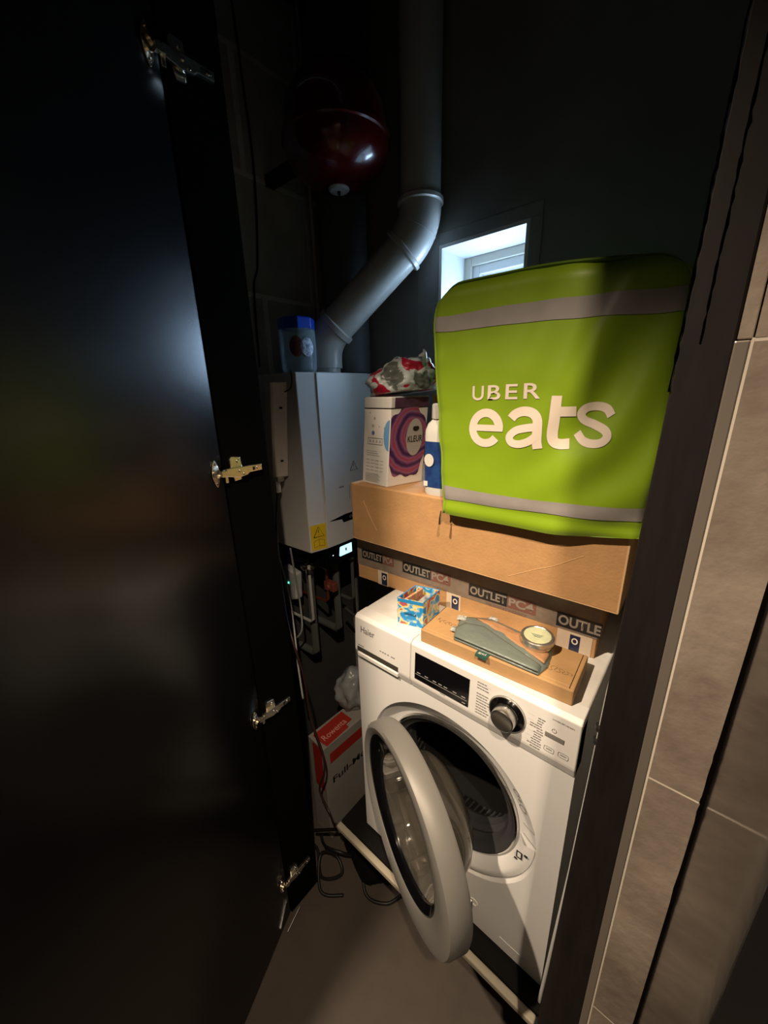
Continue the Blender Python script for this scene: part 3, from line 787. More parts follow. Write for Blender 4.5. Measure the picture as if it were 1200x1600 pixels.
# upper carton
ub, ubb, uu_, un = carton('long_carton', 'long plain brown cardboard carton on top of the taped carton', (-0.1265, 0.128, 0), (0.732, 0.018, 0), 0.732, 0.42, 1.010, 1.188, m_card, bevel=0.004)
UO = V((-0.1265, 0.128, 1.010))
b = bm_new()
quad_on(b, UO, uu_, LV, 0.727, 0.7305, 0.002, 0.175, 0.0002, 0.0006)
quad_on(b, UO, uu_, LV, 0.002, 0.730, 0.0005, 0.0030, 0.0002, 0.0006)
obj('edge_crease', b, m_cardedge, ubb)
b = bm_new()
add_tube(b, [UO+uu_*a+LV*c+V((0, -0.0004, 0)) for a, c in ((0.505, 0.018), (0.56, 0.050), (0.60, 0.070), (0.655, 0.108))], 0.0007, 5)
add_tube(b, [UO+uu_*a+LV*c+V((0, -0.0004, 0)) for a, c in ((0.05, 0.13), (0.075, 0.085), (0.10, 0.045))], 0.0007, 5)
obj('crease', b, m_cardedge, ubb)

# mailer box
mb, mbb, mu, mn = carton('mailer_box', 'flat brown cardboard mailer box lying on the washing machine under the poly bag', (0.219, 0.010, 0), (0.35, 0.016, 0), 0.350, 0.130, 0.8505, 0.886, m_card2, bevel=0.0025)
MO = V((0.219, 0.010, 0.8505))
b = bm_new()
quad_on(b, MO, mu, LV, 0.004, 0.346, 0.0325, 0.0336, 0.0001, 0.0004)
quad_on(b, MO+V((0, 0, 0.0355)), mu, mn, 0.003, 0.347, 0.010, 0.0112, 0.0001, 0.0003)
obj('lid_fold', b, m_cardedge, mbb)
b = bm_new()
quad_on(b, MO+V((0, 0, 0.0355)), mu, mn, 0.340, 0.3415, 0.004, 0.126, 0.0001, 0.0003)
quad_on(b, MO+V((0, 0, 0.0355)), mu, mn, 0.0005, 0.0015, 0.004, 0.126, 0.0001, 0.0003)
obj('lid_gap', b, m_carddark, mbb)
b = bm_new()
for s_ in range(2):
    px, py = (0.285, 0.045) if s_ else (0.012, 0.060)
    pts = [MO + mu*(px + 0.050*i/24 + 0.004*math.sin(i*1.7)) + mn*(py + 0.010*math.sin(i*0.9+s_)*math.exp(-i/30)) + V((0, 0, 0.0361)) for i in range(25)]
    add_tube(b, smoothpath(pts, 3), 0.0004, 4)
obj('pen_scribble', b, mat('faint_pen', (0.20, 0.115, 0.05), 0.7), mbb)

# poly mailer with tin
pl = thing('poly_mailer', 'folded grey-green plastic mailing bag on the flat mailer box', 'mailing bag', (0.40, 0.075, 0.888))
out = [(0.306, 0.021), (0.500, 0.024), (0.507, 0.060), (0.498, 0.118), (0.468, 0.140), (0.335, 0.152), (0.272, 0.112), (0.290, 0.06)]
def pouch(bm, poly, z0, zf, sub=5):
    c = V((sum(p[0] for p in poly)/len(poly), sum(p[1] for p in poly)/len(poly), 0))
    n = len(poly); K = 8; P = 6
    rim = []
    for i in range(n):
        for j in range(P):
            t = j/P; rim.append(V((poly[i][0]*(1-t)+poly[(i+1) % n][0]*t, poly[i][1]*(1-t)+poly[(i+1) % n][1]*t, 0)))
    N_ = len(rim); tops, bots = [], []
    for k in range(K+1):
        f = 1-k/K
        rt, rb = [], []
        for p in rim:
            q = c + (p-c)*f
            h = zf(q.x, q.y, 1-f)
            rt.append(bm.verts.new((q.x, q.y, z0+h)) if k < K or not rt else rt[0])
            rb.append(bm.verts.new((q.x, q.y, z0)) if k < K or not rb else rb[0])
        tops.append(rt); bots.append(rb)
    for L in (tops, bots):
        for k in range(K-1):
            for i in range(N_): bm.faces.new((L[k][i], L[k][(i+1) % N_], L[k+1][(i+1) % N_], L[k+1][i]))
        for i in range(N_): bm.faces.new((L[K-1][i], L[K-1][(i+1) % N_], L[K][0]))
    for i in range(N_): bm.faces.new((tops[0][i], tops[0][(i+1) % N_], bots[0][(i+1) % N_], bots[0][i]))
b = bm_new()
pouch(b, out, 0.8885, lambda x, y, t: 0.002 + 0.009*(t**0.35) + 0.0025*noise.noise(V((x*45, y*45, 1))))
pb = obj('bag_body', b, m_poly, pl, smooth='all')
b = bm_new()
pouch(b, [(0.345, 0.112), (0.500, 0.058), (0.499, 0.092), (0.478, 0.120), (0.345, 0.134), (0.312, 0.120)], 0.8945, lambda x, y, t: 0.004 + 0.0035*(t**0.4) + 0.002*noise.noise(V((x*60, y*60, 4))))
obj('kraft_insert', b, m_kraft, pl, smooth='all')
b = bm_new()
pouch(b, [(0.306, 0.0205), (0.4995, 0.0235), (0.497, 0.045), (0.345, 0.097), (0.300, 0.085), (0.292, 0.055)], 0.8965, lambda x, y, t: 0.003 + 0.004*(t**0.4) + 0.0015*noise.noise(V((x*40, y*40, 9))))
obj('folded_flap', b, m_poly, pl, smooth='all')
b = bm_new()
for i, (x, y, a) in enumerate(((0.279, 0.104, 0.35), (0.292, 0.052, 0.1), (0.345, 0.147, -0.15))):
    u = V((math.cos(a), math.sin(a), 0.0)); v = V((-math.sin(a), math.cos(a), 0.10))
    quad_on(b, (x, y, 0.8945), u, v, -0.010, 0.012, -0.010, 0.008, 0, 0.0006)
obj('address_label', b, mat('crumpled_label', (0.6, 0.6, 0.56), 0.5, col2=(0.12, 0.13, 0.11), scale=90), pl)
gt = bm_new(); quad_on(gt, (0.368, 0.0130, 0.8875), (1, 0, 0), (0, 1, 0), 0.0, 0.028, -0.004, 0.012, 0.0, 0.0008); quad_on(gt, (0.368, 0.0078, 0.8875), (1, 0, 0), (0, -0.1, -1), 0.0, 0.028, 0.0, 0.006, 0.0, 0.0008)
tg = tag(obj('price_tag', gt, m_dkgreen), 'small dark green paper tag sticking out under the poly mailer', 'tag')
text_on('gel', (0.373, 0.0105, 0.8884), (1, 0, 0), (0, 1, 0), 0.017, 0.0090, m_letter, tg, name='tag_lettering')
tn = thing('balm_tin', 'round flat aluminium tin with pale green label on the mailing bag', 'tin', (0.462, 0.112, 0.902))
TM = Matrix.Translation((0.466, 0.110, 0.9015)) @ Matrix.Rotation(R(3), 4, 'X')
b = bm_new(); add_lathe(b, [(0, 0), (0.0325, 0), (0.034, 0.002), (0.034, 0.013)], TM, 56); obj('tin_base', b, m_tin, tn, smooth=True)
b = bm_new(); add_lathe(b, [(0.0350, 0.0085), (0.0358, 0.0098), (0.0352, 0.012), (0.0356, 0.0195), (0.034, 0.0215), (0.031, 0.0215), (0.030, 0.0205), (0.0, 0.0208)], TM, 56)
tl = obj('tin_lid', b, m_tin, tn, smooth=True)
b = bm_new(); add_lathe(b, [(0.0, 0.0212), (0.0285, 0.0212), (0.0288, 0.0208)], TM, 48); tb = obj('tin_label', b, m_tinlbl, tl)
u1, v1 = V((0.97, 0.22, 0)), V((-0.22, 0.97, 0))
b = bm_new()
for k in range(3): quad_on(b, TM @ V((0, 0, 0.0214)), u1, v1, -0.013+0.003*k, 0.013-0.003*k, -0.004*k, -0.004*k+0.0014, 0, 0.0001)
obj('label_print', b, m_dkgreen, tl)

# little holiday gift box with coins and cards
gb = thing('gift_box', 'small open blue and yellow printed carton on the machine beside the flat mailer box', 'box', (0.16, 0.09, 0.8505))
gA, gB_, gC, gD_ = V((0.124, 0.038, 0)), V((0.193, 0.058, 0)), V((0.190, 0.140, 0)), V((0.124, 0.120, 0))
b = bm_new(); zt, zb_ = 0.927, 0.8505; tt = 0.0015
cn = [gA, gB_, gC, gD_]; cc = sum(cn, V((0, 0, 0)))/4
inn = [p + (cc-p)*0.05 for p in cn]
vo0 = [b.verts.new((p.x, p.y, zb_)) for p in cn]; vo1 = [b.verts.new((p.x, p.y, zt)) for p in cn]
vi0 = [b.verts.new((p.x, p.y, zb_+0.002)) for p in inn]; vi1 = [b.verts.new((p.x, p.y, zt)) for p in inn]
b.faces.new(vo0[::-1]); b.faces.new(vi0)
for i in range(4):
    j = (i+1) % 4
    b.faces.new((vo0[i], vo0[j], vo1[j], vo1[i])); b.faces.new((vo1[i], vo1[j], vi1[j], vi1[i])); b.faces.new((vi1[i], vi1[j], vi0[j], vi0[i]))
gbb = obj('box_walls', b, m_holiday, gb)
b = bm_new(); gu = (gB_-gA).normalized()
quad_on(b, V((gA.x, gA.y, zb_)), gu, LV, 0.0, 0.0715, 0.066, 0.076, 0.0004, 0.0002)
du = (gD_-gA).normalized()
for p, q in ((gA, gD_), (gB_, gC), (gD_, gC)):
    add_tube(b, [V((p.x, p.y, zt)), V((q.x, q.y, zt))], 0.0014, 6)
obj('blue_rim', b, m_bluep, gb)
text_on('VANILLA', V((gA.x, gA.y, zb_))+gu*0.018+LV*0.030, gu, LV, 0.036, 0.007, m_ink, gb, name='box_lettering', offset=0.02)
cdm = [mat('card_red', (0.5, 0.05, 0.03), 0.5, col2=(0.6, 0.5, 0.3), scale=120), mat('card_steel', (0.10, 0.11, 0.11), 0.35, col2=(0.5, 0.5, 0.45), scale=90)]
b = bm_new(); add_hex(b, [(0.135, 0.048, 0.860), (0.141, 0.047, 0.860), (0.147, 0.116, 0.860), (0.141, 0.117, 0.860)], [(0.140, 0.050, 0.925), (0.146, 0.049, 0.925), (0.152, 0.116, 0.929), (0.146, 0.117, 0.929)])
tag(obj('matchbook', b, cdm[0]), 'red and cream packet standing inside the small printed carton', 'packet')
b = bm_new(); add_hex(b, [(0.155, 0.060, 0.858), (0.184, 0.068, 0.858), (0.182, 0.125, 0.858), (0.155, 0.120, 0.858)], [(0.156, 0.060, 0.905), (0.184, 0.068, 0.908), (0.182, 0.125, 0.912), (0.156, 0.120, 0.910)])
tag(obj('blister_pack', b, cdm[1], bevel=0.002), 'shiny silvery packet lying inside the small printed carton', 'packet')

# ================================================================== UBER EATS BAG
BP = V((0.216, 0.100, 1.165)); BU = V((0.998, 0.0495, 0)).normalized(); BN = V((-BU.y, BU.x, 0)); BV = V((0, 0, 1))
bag = thing('delivery_bag', 'large lime green food delivery bag standing on the long cardboard carton', 'delivery bag', tuple(BP+BU*0.19+BN*0.18))
def bag_off(u, v):
    """wrinkles of the front cloth, metres towards the viewer"""
    f = 0.0
    d = (u*0.80 - v*0.60); e = (u*0.60 + v*0.80)
    mask = max(0, min(1, (u-0.12)/0.16))
    f += 0.0068*mask*math.sin(d*62 + 1.4*math.sin(e*14))*math.exp(-((e-0.40)/0.20)**2)
    f += 0.0045*mask*math.sin(d*29+2.0+math.sin(e*9))
    f += 0.0020*noise.noise(V((u*14, v*14, 3)))
    f += 0.006*math.sin(PI*min(1, max(0, u/0.40)))*math.sin(PI*min(1, max(0, v/0.48)))
    f += 0.0016*math.exp(-max(0, u+0.02)/0.025)*math.sin(v*78+3*noise.noise(V((v*20, 0, 0))))
    f -= 0.003*math.exp(-((v-0.030)/0.010)**2)
    return f
def bag_pt(u, v, lift=0.0):
    return BP + BU*u + BV*v - BN*(bag_off(u, v)+lift)
def bag_uv(s, t):
    """outline of the front: s 0..1 left to right, t 0..1 bottom to top"""
    vb = -0.004 + 0.020*max(0, (s-0.6)/0.4)**1.5
    vt = 0.488 - 0.024*max(0, (s-0.45)/0.55)**1.6 - 0.020*max(0, (0.10-s)/0.10)**2.2 - 0.010*max(0, (s-0.93)/0.07)**2
    v = vb + (vt-vb)*t
    l = -0.030*max(0, min(1, (t-0.05)/0.75))**1.2 + 0.0012*math.sin(t*27)
    r = 0.404 + 0.009*math.sin(PI*min(1, t*1.05)/1.25)
    q = max(0, (t-0.93)/0.07)
    l += 0.020*(1-math.sqrt(max(0, 1-q*q))); r -= 0.020*(1-math.sqrt(max(0, 1-q*q)))
    return l+(r-l)*s, v
def edge_round(s, t):
    e = min(s, 1-s)
    return 0.010*max(0, 1-e/0.035)**2 + 0.014*max(0, (t-0.95)/0.05)**2 + 0.004*max(0, (0.02-t)/0.02)
NU, NV = 70, 84; DEP = 0.36
b = bm_new(); g_ = []
for j in range(NV+1):
    row = []
    for i in range(NU+1):
        u, v = bag_uv(i/NU, j/NV); row.append(b.verts.new(bag_pt(u, v) + BN*edge_round(i/NU, j/NV)))
    g_.append(row)
for j in range(NV):
    for i in range(NU):
        b.faces.new((g_[j][i], g_[j][i+1], g_[j+1][i+1], g_[j+1][i]))
front = obj('front_panel', b, m_green, bag, smooth='all')
b = bm_new()
def loop(off):
    st = [(1, j/24) for j in range(25)] + [(1-i/16, 1) for i in range(1, 16)] + [(0, 1-j/24) for j in range(25)] + [(i/16, 0) for i in range(1, 16)]
    out = []
    for s_, t_ in st:
        u, v = bag_uv(s_, t_); p = BP + BU*u + BV*v + BN*off
        if p.y > 0.135: p.z = max(p.z, 1.1895)
        out.append(p)
    return out
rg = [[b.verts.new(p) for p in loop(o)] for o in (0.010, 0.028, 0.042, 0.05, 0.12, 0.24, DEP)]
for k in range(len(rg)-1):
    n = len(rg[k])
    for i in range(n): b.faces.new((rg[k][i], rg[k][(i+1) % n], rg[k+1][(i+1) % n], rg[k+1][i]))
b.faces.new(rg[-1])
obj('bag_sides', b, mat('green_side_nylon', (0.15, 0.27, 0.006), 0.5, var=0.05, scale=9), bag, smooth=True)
def edge_line(s_, off=0.009, dx=0.0):
    out = []
    for j in range(49):
        u, v = bag_uv(s_, j/48); out.append(bag_pt(u+dx, v) + BN*off)
    return out
for s_ in (0, 1):
    b = bm_new(); add_tube(b, edge_line(s_), 0.0026, 8); obj('seam_piping', b, m_green, bag, smooth='all')
b = bm_new()
tp_ = []
for i in range(41):
    u, v = bag_uv(i/40, 1.0); tp_.append(BP + BU*u + BV*(v+0.001) + BN*0.014)
add_tube(b, tp_, 0.0035, 8)
obj('top_zip', b, m_dgreen, bag, smooth='all')
def strip(v0f, v1f, name, mm):
    b = bm_new(); rows = []; n = 90
    for i in range(n+1):
        s = i/n; col = []
        for k in range(6):
            vv = v0f(s) + (v1f(s)-v0f(s))*k/5
            vb = bag_uv(s, 0)[1]; vt = bag_uv(s, 1)[1]; t = (vv-vb)/(vt-vb); sc = 0.012 + 0.976*s
            u, v = bag_uv(sc, t)
            col.append(b.verts.new(bag_pt(u, v, 0.0012) + BN*edge_round(sc, t)))
        rows.append(col)
    for i in range(n):
        for k in range(5): b.faces.new((rows[i][k], rows[i+1][k], rows[i+1][k+1], rows[i][k+1]))
    return obj(name, b, mm, bag, smooth='all')
strip(lambda s: 0.398+0.010*math.sin(PI*s)**1.0*0.6-0.014*s, lambda s: 0.427+0.008*math.sin(PI*s)-0.009*s, 'upper_reflective_strip', m_reflect)
strip(lambda s: 0.034+0.014*s**2+0.0008*math.sin(s*14), lambda s: 0.068-0.006*math.sin(PI*s)+0.007*s**2, 'lower_reflective_strip', m_reflect)
def bag_text(s, u0, v0, w_, h_, name):
    bm = text_bm(s, 0.012, res=8)
    bmesh.ops.triangulate(bm, faces=bm.faces[:])
    for q in bm.verts: q.co.x *= w_; q.co.y *= h_
    for q in bm.verts:
        q.co = bag_pt(u0+q.co.x, v0+q.co.y, 0.0014)
    return obj(name, bm, m_letter, front)
for ch, (ua, ub_) in zip('UBER', ((0.0700, 0.0955), (0.104, 0.1315), (0.142, 0.1665), (0.178, 0.2090))):
    bag_text(ch, ua, 0.2600+0.02*(ua-0.07), ub_-ua, 0.0285, 'small_letter')
def ribbon(b, pts, w_, box, dst, lift, taper=None):
    """flat stroke: pts in sheet units, box = letter extents there, dst = (u0, v0, w, h) on the cloth"""
    P = smoothpath([V((x, -y, 0)) for x, y in pts], 8) if len(pts) > 2 else [V((pts[0][0]+(pts[1][0]-pts[0][0])*k/10, -(pts[0][1]+(pts[1][1]-pts[0][1])*k/10), 0)) for k in range(11)]
    x0, x1, y0, y1 = box; u0, v0, dw, dh = dst; rows = []
    for i, p in enumerate(P):
        t = (P[min(i+1, len(P)-1)]-P[max(i-1, 0)]).normalized(); nn = V((-t.y, t.x, 0)); row = []
        for k in (-1, -0.5, 0, 0.5, 1):
            q = p + nn*(w_/2*k)
            row.append(b.verts.new(bag_pt(u0+(q.x-x0)/(x1-x0)*dw, v0+(q.y+y1)/(y1-y0)*dh, lift)))
        rows.append(row)
    for i in range(len(rows)-1):
        for k in range(4): b.faces.new((rows[i][k], rows[i+1][k], rows[i+1][k+1], rows[i][k+1]))
arc = lambda cx, cy, rx, ry, a0, a1, n=22: [(cx+rx*math.cos(R(a0+(a1-a0)*i/n)), cy-ry*math.sin(R(a0+(a1-a0)*i/n))) for i in range(n+1)]
big = {
 'e': ((40, 320, 232, 530), (0.066, 0.165, 0.0755, 0.0785), [(arc(180, 382, 108, 118, -6, 322), 64), ([(75, 380), (318, 380)], 50)]),
 'a': ((335, 628, 222, 534), (0.146, 0.167, 0.0755, 0.0800), [([(378, 310), (408, 275), (470, 254), (538, 268), (576, 312), (582, 390), (582, 470), (592, 532)], 70), ([(575, 368), (500, 378), (420, 400), (374, 448), (392, 492), (450, 503), (520, 480), (572, 440)], 60)]),
 't': ((650, 845, 145, 545), (0.2265, 0.169, 0.0475, 0.0985), [([(706, 147), (702, 300), (692, 430), (706, 488), (752, 506), (820, 498)], 78), ([(735, 262), (845, 260)], 72)]),
 's': ((832, 1157, 208, 558), (0.2700, 0.176, 0.0690, 0.0800), [([(1118, 312), (1078, 262), (1005, 242), (925, 255), (889, 302), (918, 350), (1005, 382), (1088, 420), (1112, 468), (1075, 512), (1000, 525), (925, 505), (870, 448)], 64)]),
}
for ch, (box_, dst, strokes) in big.items():
    b = bm_new()
    for k, (pts, w_) in enumerate(strokes): ribbon(b, pts, w_, box_, dst, 0.0014+0.0002*k)
    obj('large_letter', b, m_letter, front, smooth='all')
b = bm_new(); zp = bag_pt(0.000, 0.004)
add_tube(b, [zp+V((0, -0.002, 0)), zp+V((-0.001, -0.004, -0.018)), zp+V((-0.002, -0.003, -0.034))], 0.0022, 8, radii=[0.0015, 0.0028, 0.0035]); obj('zip_pull', b, m_nickel, bag, smooth=True)
b = bm_new(); q = bag_pt(0.404, 0.060); add_box(b, q.x-0.002, q.x+0.004, q.y-0.004, q.y+0.004, q.z-0.010, q.z+0.008); obj('strap_buckle', b, m_blackm, bag, bevel=0.001)

# ================================================================== DETERGENT TIN, BAG, BOTTLE
TI = [V((-0.102, 0.156, 0)), V((0.006, 0.143, 0)), V((0.040, 0.266, 0)), V((-0.062, 0.280, 0))]
LEAN = 0.024; TZ0, TZ1 = 1.1885, 1.434
def tin_ring(z, g=0.0):
    c = sum(TI, V((0, 0, 0)))/4; t = (z-TZ0)/(TZ1-TZ0)
    return [((c.x+(p.x-c.x)*(1+g)) + LEAN*t, c.y+(p.y-c.y)*(1+g), z) for p in TI]
ti = thing('detergent_tin', 'white laundry powder tin with a purple and red swirl on the long carton', 'tin', (-0.03, 0.21, 1.1885))
b = bm_new(); add_hex(b, tin_ring(TZ0), tin_ring(TZ1-0.030, -0.002)); tbd = obj('tin_body', b, m_boxwhite if False else mat('tin_white', (0.85, 0.81, 0.77), 0.35), ti, bevel=0.002)
b = bm_new(); add_hex(b, tin_ring(TZ1-0.030, 0.010), tin_ring(TZ1, 0.012)); tld = obj('tin_lid', b, mat('tin_lid_white', (0.72, 0.69, 0.66), 0.3), ti, bevel=0.003)
b = bm_new()
rg0 = tin_ring(TZ1-0.031, 0.006); rg1 = tin_ring(TZ1-0.0285, 0.006); add_hex(b, rg0, rg1); obj('lid_seam', b, m_ink, ti)
# swirl face (from corner 1 to 2)
So = V(tin_ring(TZ0)[1]); Su = (TI[2]-TI[1]).normalized(); Sv = (V(tin_ring(TZ1)[1])-So).normalized()
b = bm_new()
def swirl(b, lift, shr, clip=(0.002, 0.1265, 0.022, 0.2185)):
    pts = []
    for i in range(60):
        a = 2*PI*i/60; rad = 1.0 + 0.07*math.sin(5*a+0.5) + 0.04*math.sin(11*a)
        pts.append((min(max(0.062+0.072*shr*rad*math.cos(a), clip[0]), clip[1]), min(max(0.125+0.105*shr*rad*math.sin(a), clip[2]), clip[3])))
    add_prism(b, pts, So + Su.cross(Sv)*lift, Su, Sv, Su.cross(Sv), 0.0003)
swirl(b, 0.0006, 1.0); sw = obj('swirl_print', b, m_swirl, tbd)
b = bm_new(); quad_on(b, V(tin_ring(TZ1-0.030, 0.010)[1]), Su, Sv, 0.012, 0.127, 0.002, 0.028, 0.0006, 0.0003); obj('lid_swirl', b, mat('dark_swirl', (0.05, 0.03, 0.05), 0.25, col2=(0.14, 0.05, 0.11), scale=18), tld)
b = bm_new(); ell_on(b, So, Su, Sv, 0.085, 0.135, 0.029, 0.052, 0.0013, 0.0003); obj('oval_panel', b, mat('oval_grey', (0.42, 0.40, 0.37), 0.4), tbd)
text_on('KLEUR', So+Su*0.061+Sv*0.122, Su, Sv, 0.052, 0.018, m_ink, tbd, name='tin_lettering', offset=0.02, lift=0.0020)
b = bm_new(); ell_on(b, So, Su, Sv, 0.088, 0.160, 0.011, 0.008, 0.0019, 0.0003, clip=(0.0, 0.2, 0.15, 0.166)); obj('brand_badge', b, m_ink, tbd)
b = bm_new()
for k, w_ in enumerate((0.026, 0.020, 0.010)): quad_on(b, So, Su, Sv, 0.088-w_/2, 0.088+w_/2, 0.112-k*0.007, 0.1135-k*0.007, 0.0018, 0.0002)
obj('oval_fine_print', b, m_pale, tbd)
# white face print (corner 0 to 1)
Fo = V(tin_ring(TZ0)[0]); Fu = (TI[1]-TI[0]).normalized(); Fv = Sv
b = bm_new()
ell_on(b, Fo, Fu, Fv, 0.108, 0.145, 0.022, 0.042, 0.0006, 0.0003, clip=(0.0, 0.1075, 0, 1)); obj('blue_swirl', b, mat('sky_blue_print', (0.16, 0.36, 0.66), 0.4), tbd)
b = bm_new()
for i in range(3): quad_on(b, Fo, Fu, Fv, 0.014, 0.060+0.006*i, 0.098-i*0.006, 0.0992-i*0.006, 0.0006, 0.0002)
for r_ in range(4):
    for c_ in range(4): quad_on(b, Fo, Fu, Fv, 0.016+c_*0.020, 0.030+c_*0.020, 0.072-r_*0.010, 0.0735-r_*0.010, 0.0006, 0.0002)
for i in range(8): quad_on(b, Fo, Fu, Fv, 0.014, 0.070+0.004*(i % 3), 0.032-i*0.0034, 0.0332-i*0.0034, 0.0006, 0.0002)
for (x, y, s_) in ((0.040, 0.190, 0.004), (0.020, 0.205, 0.002), (0.034, 0.170, 0.0045), (0.060, 0.168, 0.002), (0.082, 0.164, 0.003)):
    ell_on(b, Fo, Fu, Fv, x+0.006, y, s_, s_, 0.0006, 0.0002, 12)
for k in range(4): ell_on(b, Fo, Fu, Fv, 0.030+k*0.014, 0.127, 0.0042, 0.0042, 0.0006, 0.0002, 12)
obj('fine_print', b, m_pale, tbd)
b = bm_new(); ell_on(b, Fo, Fu, Fv, 0.042, 0.150, 0.006, 0.006, 0.0006, 0.0002, 16); obj('blue_badge', b, mat('blue_badge', (0.12, 0.16, 0.42), 0.4), tbd)
b = bm_new()
for (x0, x1, y0, y1) in ((0.020, 0.082, 0.135, 0.1362), (0.020, 0.082, 0.1175, 0.1187), (0.020, 0.0212, 0.1175, 0.136), (0.081, 0.082, 0.1175, 0.136)):
    quad_on(b, Fo, Fu, Fv, x0, x1, y0, y1, 0.0006, 0.0002)
obj('icon_frame', b, m_greyp, tbd)

# carrier bag heap
b = bm_new(); bmesh.ops.create_icosphere(b, subdivisions=5, radius=1.0)
for v in b.verts:
    c = v.co.copy()
    k = 1 + 0.22*noise.noise(c*1.7) + 0.15*abs(noise.noise(c*4.0+V((3, 1, 2)))) + 0.07*abs(noise.noise(c*9.0))
    x, y, z = c*k
    z = max(z, -0.42)
    v.co = V((0.000 + x*0.100, 0.238 + y*0.085, max(1.4345, 1.468 + z*0.060 + 0.010*x)))
cb = thing('carrier_bag', 'crumpled grey carrier bag with red print heaped on the laundry powder tin', 'bag', (-0.02, 0.26, 1.45))
obj('bag_heap', b, m_grocery, cb, smooth='all')
b = bm_new()
hp = smoothpath([(0.045, 0.23, 1.505), (0.063, 0.215, 1.522), (0.075, 0.20, 1.540), (0.085, 0.20, 1.532), (0.077, 0.215, 1.512), (0.065, 0.23, 1.498)], 6)
rows = []
for i, p in enumerate(hp):
    rows.append([b.verts.new(p + V((0.0, 0.0, -0.006 + 0.004*math.sin(i*0.8)))), b.verts.new(p + V((0.006, 0.010, 0.002))), b.verts.new(p + V((0.001, 0.018, 0.010)))])
for i in range(len(rows)-1):
    for k in range(2): b.faces.new((rows[i][k], rows[i+1][k], rows[i+1][k+1], rows[i][k+1]))
obj('bag_handle', b, m_bagwhite, cb, smooth='all')

# bottle
bt = thing('detergent_bottle', 'white plastic bottle with dark blue label between the laundry tin and the delivery bag', 'bottle', (0.163, 0.17, 1.1885))
def sqlathe(b, prof, c, sx, sy, seg=40, p=0.6):
    rings = []
    for r, h in prof:
        ring = []
        for q in range(seg):
            a = 2*PI*q/seg; ca, sa = math.cos(a), math.sin(a)
            ring.append(b.verts.new((c[0]+r*sx*math.copysign(abs(ca)**p, ca), c[1]+r*sy*math.copysign(abs(sa)**p, sa), c[2]+h)))
        rings.append(ring)
    for i in range(len(rings)-1):
        for q in range(seg): b.faces.new((rings[i][q], rings[i][(q+1) % seg], rings[i+1][(q+1) % seg], rings[i+1][q]))
    b.faces.new(rings[0][::-1]); b.faces.new(rings[-1])
b = bm_new(); sqlathe(b, [(0.9, 0), (1.0, 0.008), (1.0, 0.150), (0.97, 0.165), (0.80, 0.180), (0.52, 0.190), (0.50, 0.205)], (0.163, 0.170, 1.1885), 0.034, 0.030)
obj('bottle_body', b, m_bottle, bt, smooth=True)
b = bm_new(); sqlathe(b, [(1.02, 0.022), (1.02, 0.138)], (0.163, 0.170, 1.1885), 0.034, 0.030)
bl = obj('bottle_label', b, m_navylbl, bt, smooth=True)
b = bm_new(); add_lathe(b, [(0.0, 0.0), (0.016, 0.0), (0.016, 0.0012), (0.0, 0.0014)], Matrix.Translation((0.152, 0.1385, 1.280)) @ Matrix.Rotation(R(90), 4, 'X') @ Matrix.Rotation(R(-10), 4, 'Y'), 28); obj('round_badge', b, m_bottle, bl, smooth=True)
b = bm_new(); add_box(b, 0.136, 0.148, 0.1378, 0.1386, 1.213, 1.226); obj('white_patch', b, m_bottle, bl)
b = bm_new(); sqlathe(b, [(0.60, 0.192), (0.62, 0.194), (0.60, 0.225), (0.5, 0.228)], (0.163, 0.170, 1.1885), 0.034, 0.034, p=1.0)
obj('bottle_cap', b, m_bottle, bt, smooth=True)
b = bm_new(); add_box(b, 0.078, 0.168, 0.262, 0.32, 1.1885, 1.436)
oc = tag(obj('tall_carton', b, m_orange, bevel=0.002), 'tall orange-brown printed carton behind the white bottle', 'box')

# ================================================================== BOILER
bo = thing('boiler', 'white wall-hung boiler with a yellow warning sticker and lit display', 'boiler', (-0.66, 0.47, 0.80))
BX, BY0, BY1, BZ0, BZ1 = -0.50, 0.255, 0.690, 0.806, 1.525
b = bm_new()
pf = [(-0.815, BY0), (-0.518, BY0), (-0.500, 0.336), (-0.500, 0.61), (-0.518, BY1), (-0.815, BY1)]
pts_b = [(x, y, BZ0 + (0.0 if x > -0.6 else -0.010)) for x, y in pf]
add_hex(b, pts_b, [(x, y, BZ1) for x, y in pf])
shell = obj('casing', b, m_boiler, bo, bevel=0.004, seg=3)
b = bm_new(); add_tube(b, [(-0.4985, 0.338, BZ0+0.10), (-0.4985, 0.338, BZ1-0.003)], 0.003, 8); obj('casing_fold', b, m_boiler, shell, smooth=True)
# yellow sticker on the chamfer
q0 = V((-0.518, BY0, 0)); q1 = V((-0.500, 0.336, 0)); cu_ = (q1-q0).normalized()
SO = q0 + V((0, 0, 0.815)); 
b = bm_new(); quad_on(b, SO, cu_, LV, 0.006, 0.078, 0.0, 0.112, 0.0004, 0.0004); ys = obj('warning_sticker', b, m_yellow, shell)
def tri(b, o, u, v, cx, cy, s, lift):
    n = V(u).normalized().cross(V(v).normalized()); o = V(o)+n*lift; u = V(u).normalized(); v = V(v).normalized()
    P3 = [(cx-s, cy-s*0.85), (cx+s, cy-s*0.85), (cx, cy+s*0.95)]
    add_tube(b, [o+u*a+v*c for a, c in P3+[P3[0]]], 0.0016, 6)
    add_tube(b, [o+u*cx+v*(cy-0.15*s), o+u*cx+v*(cy+0.45*s)], 0.0013, 6); add_tube(b, [o+u*cx+v*(cy-0.52*s), o+u*cx+v*(cy-0.42*s)], 0.0014, 6)
b = bm_new(); tri(b, SO, cu_, LV, 0.042, 0.078, 0.024, 0.001); obj('warning_triangle', b, m_ink, ys)
b = bm_new()
nrm = cu_.cross(LV)
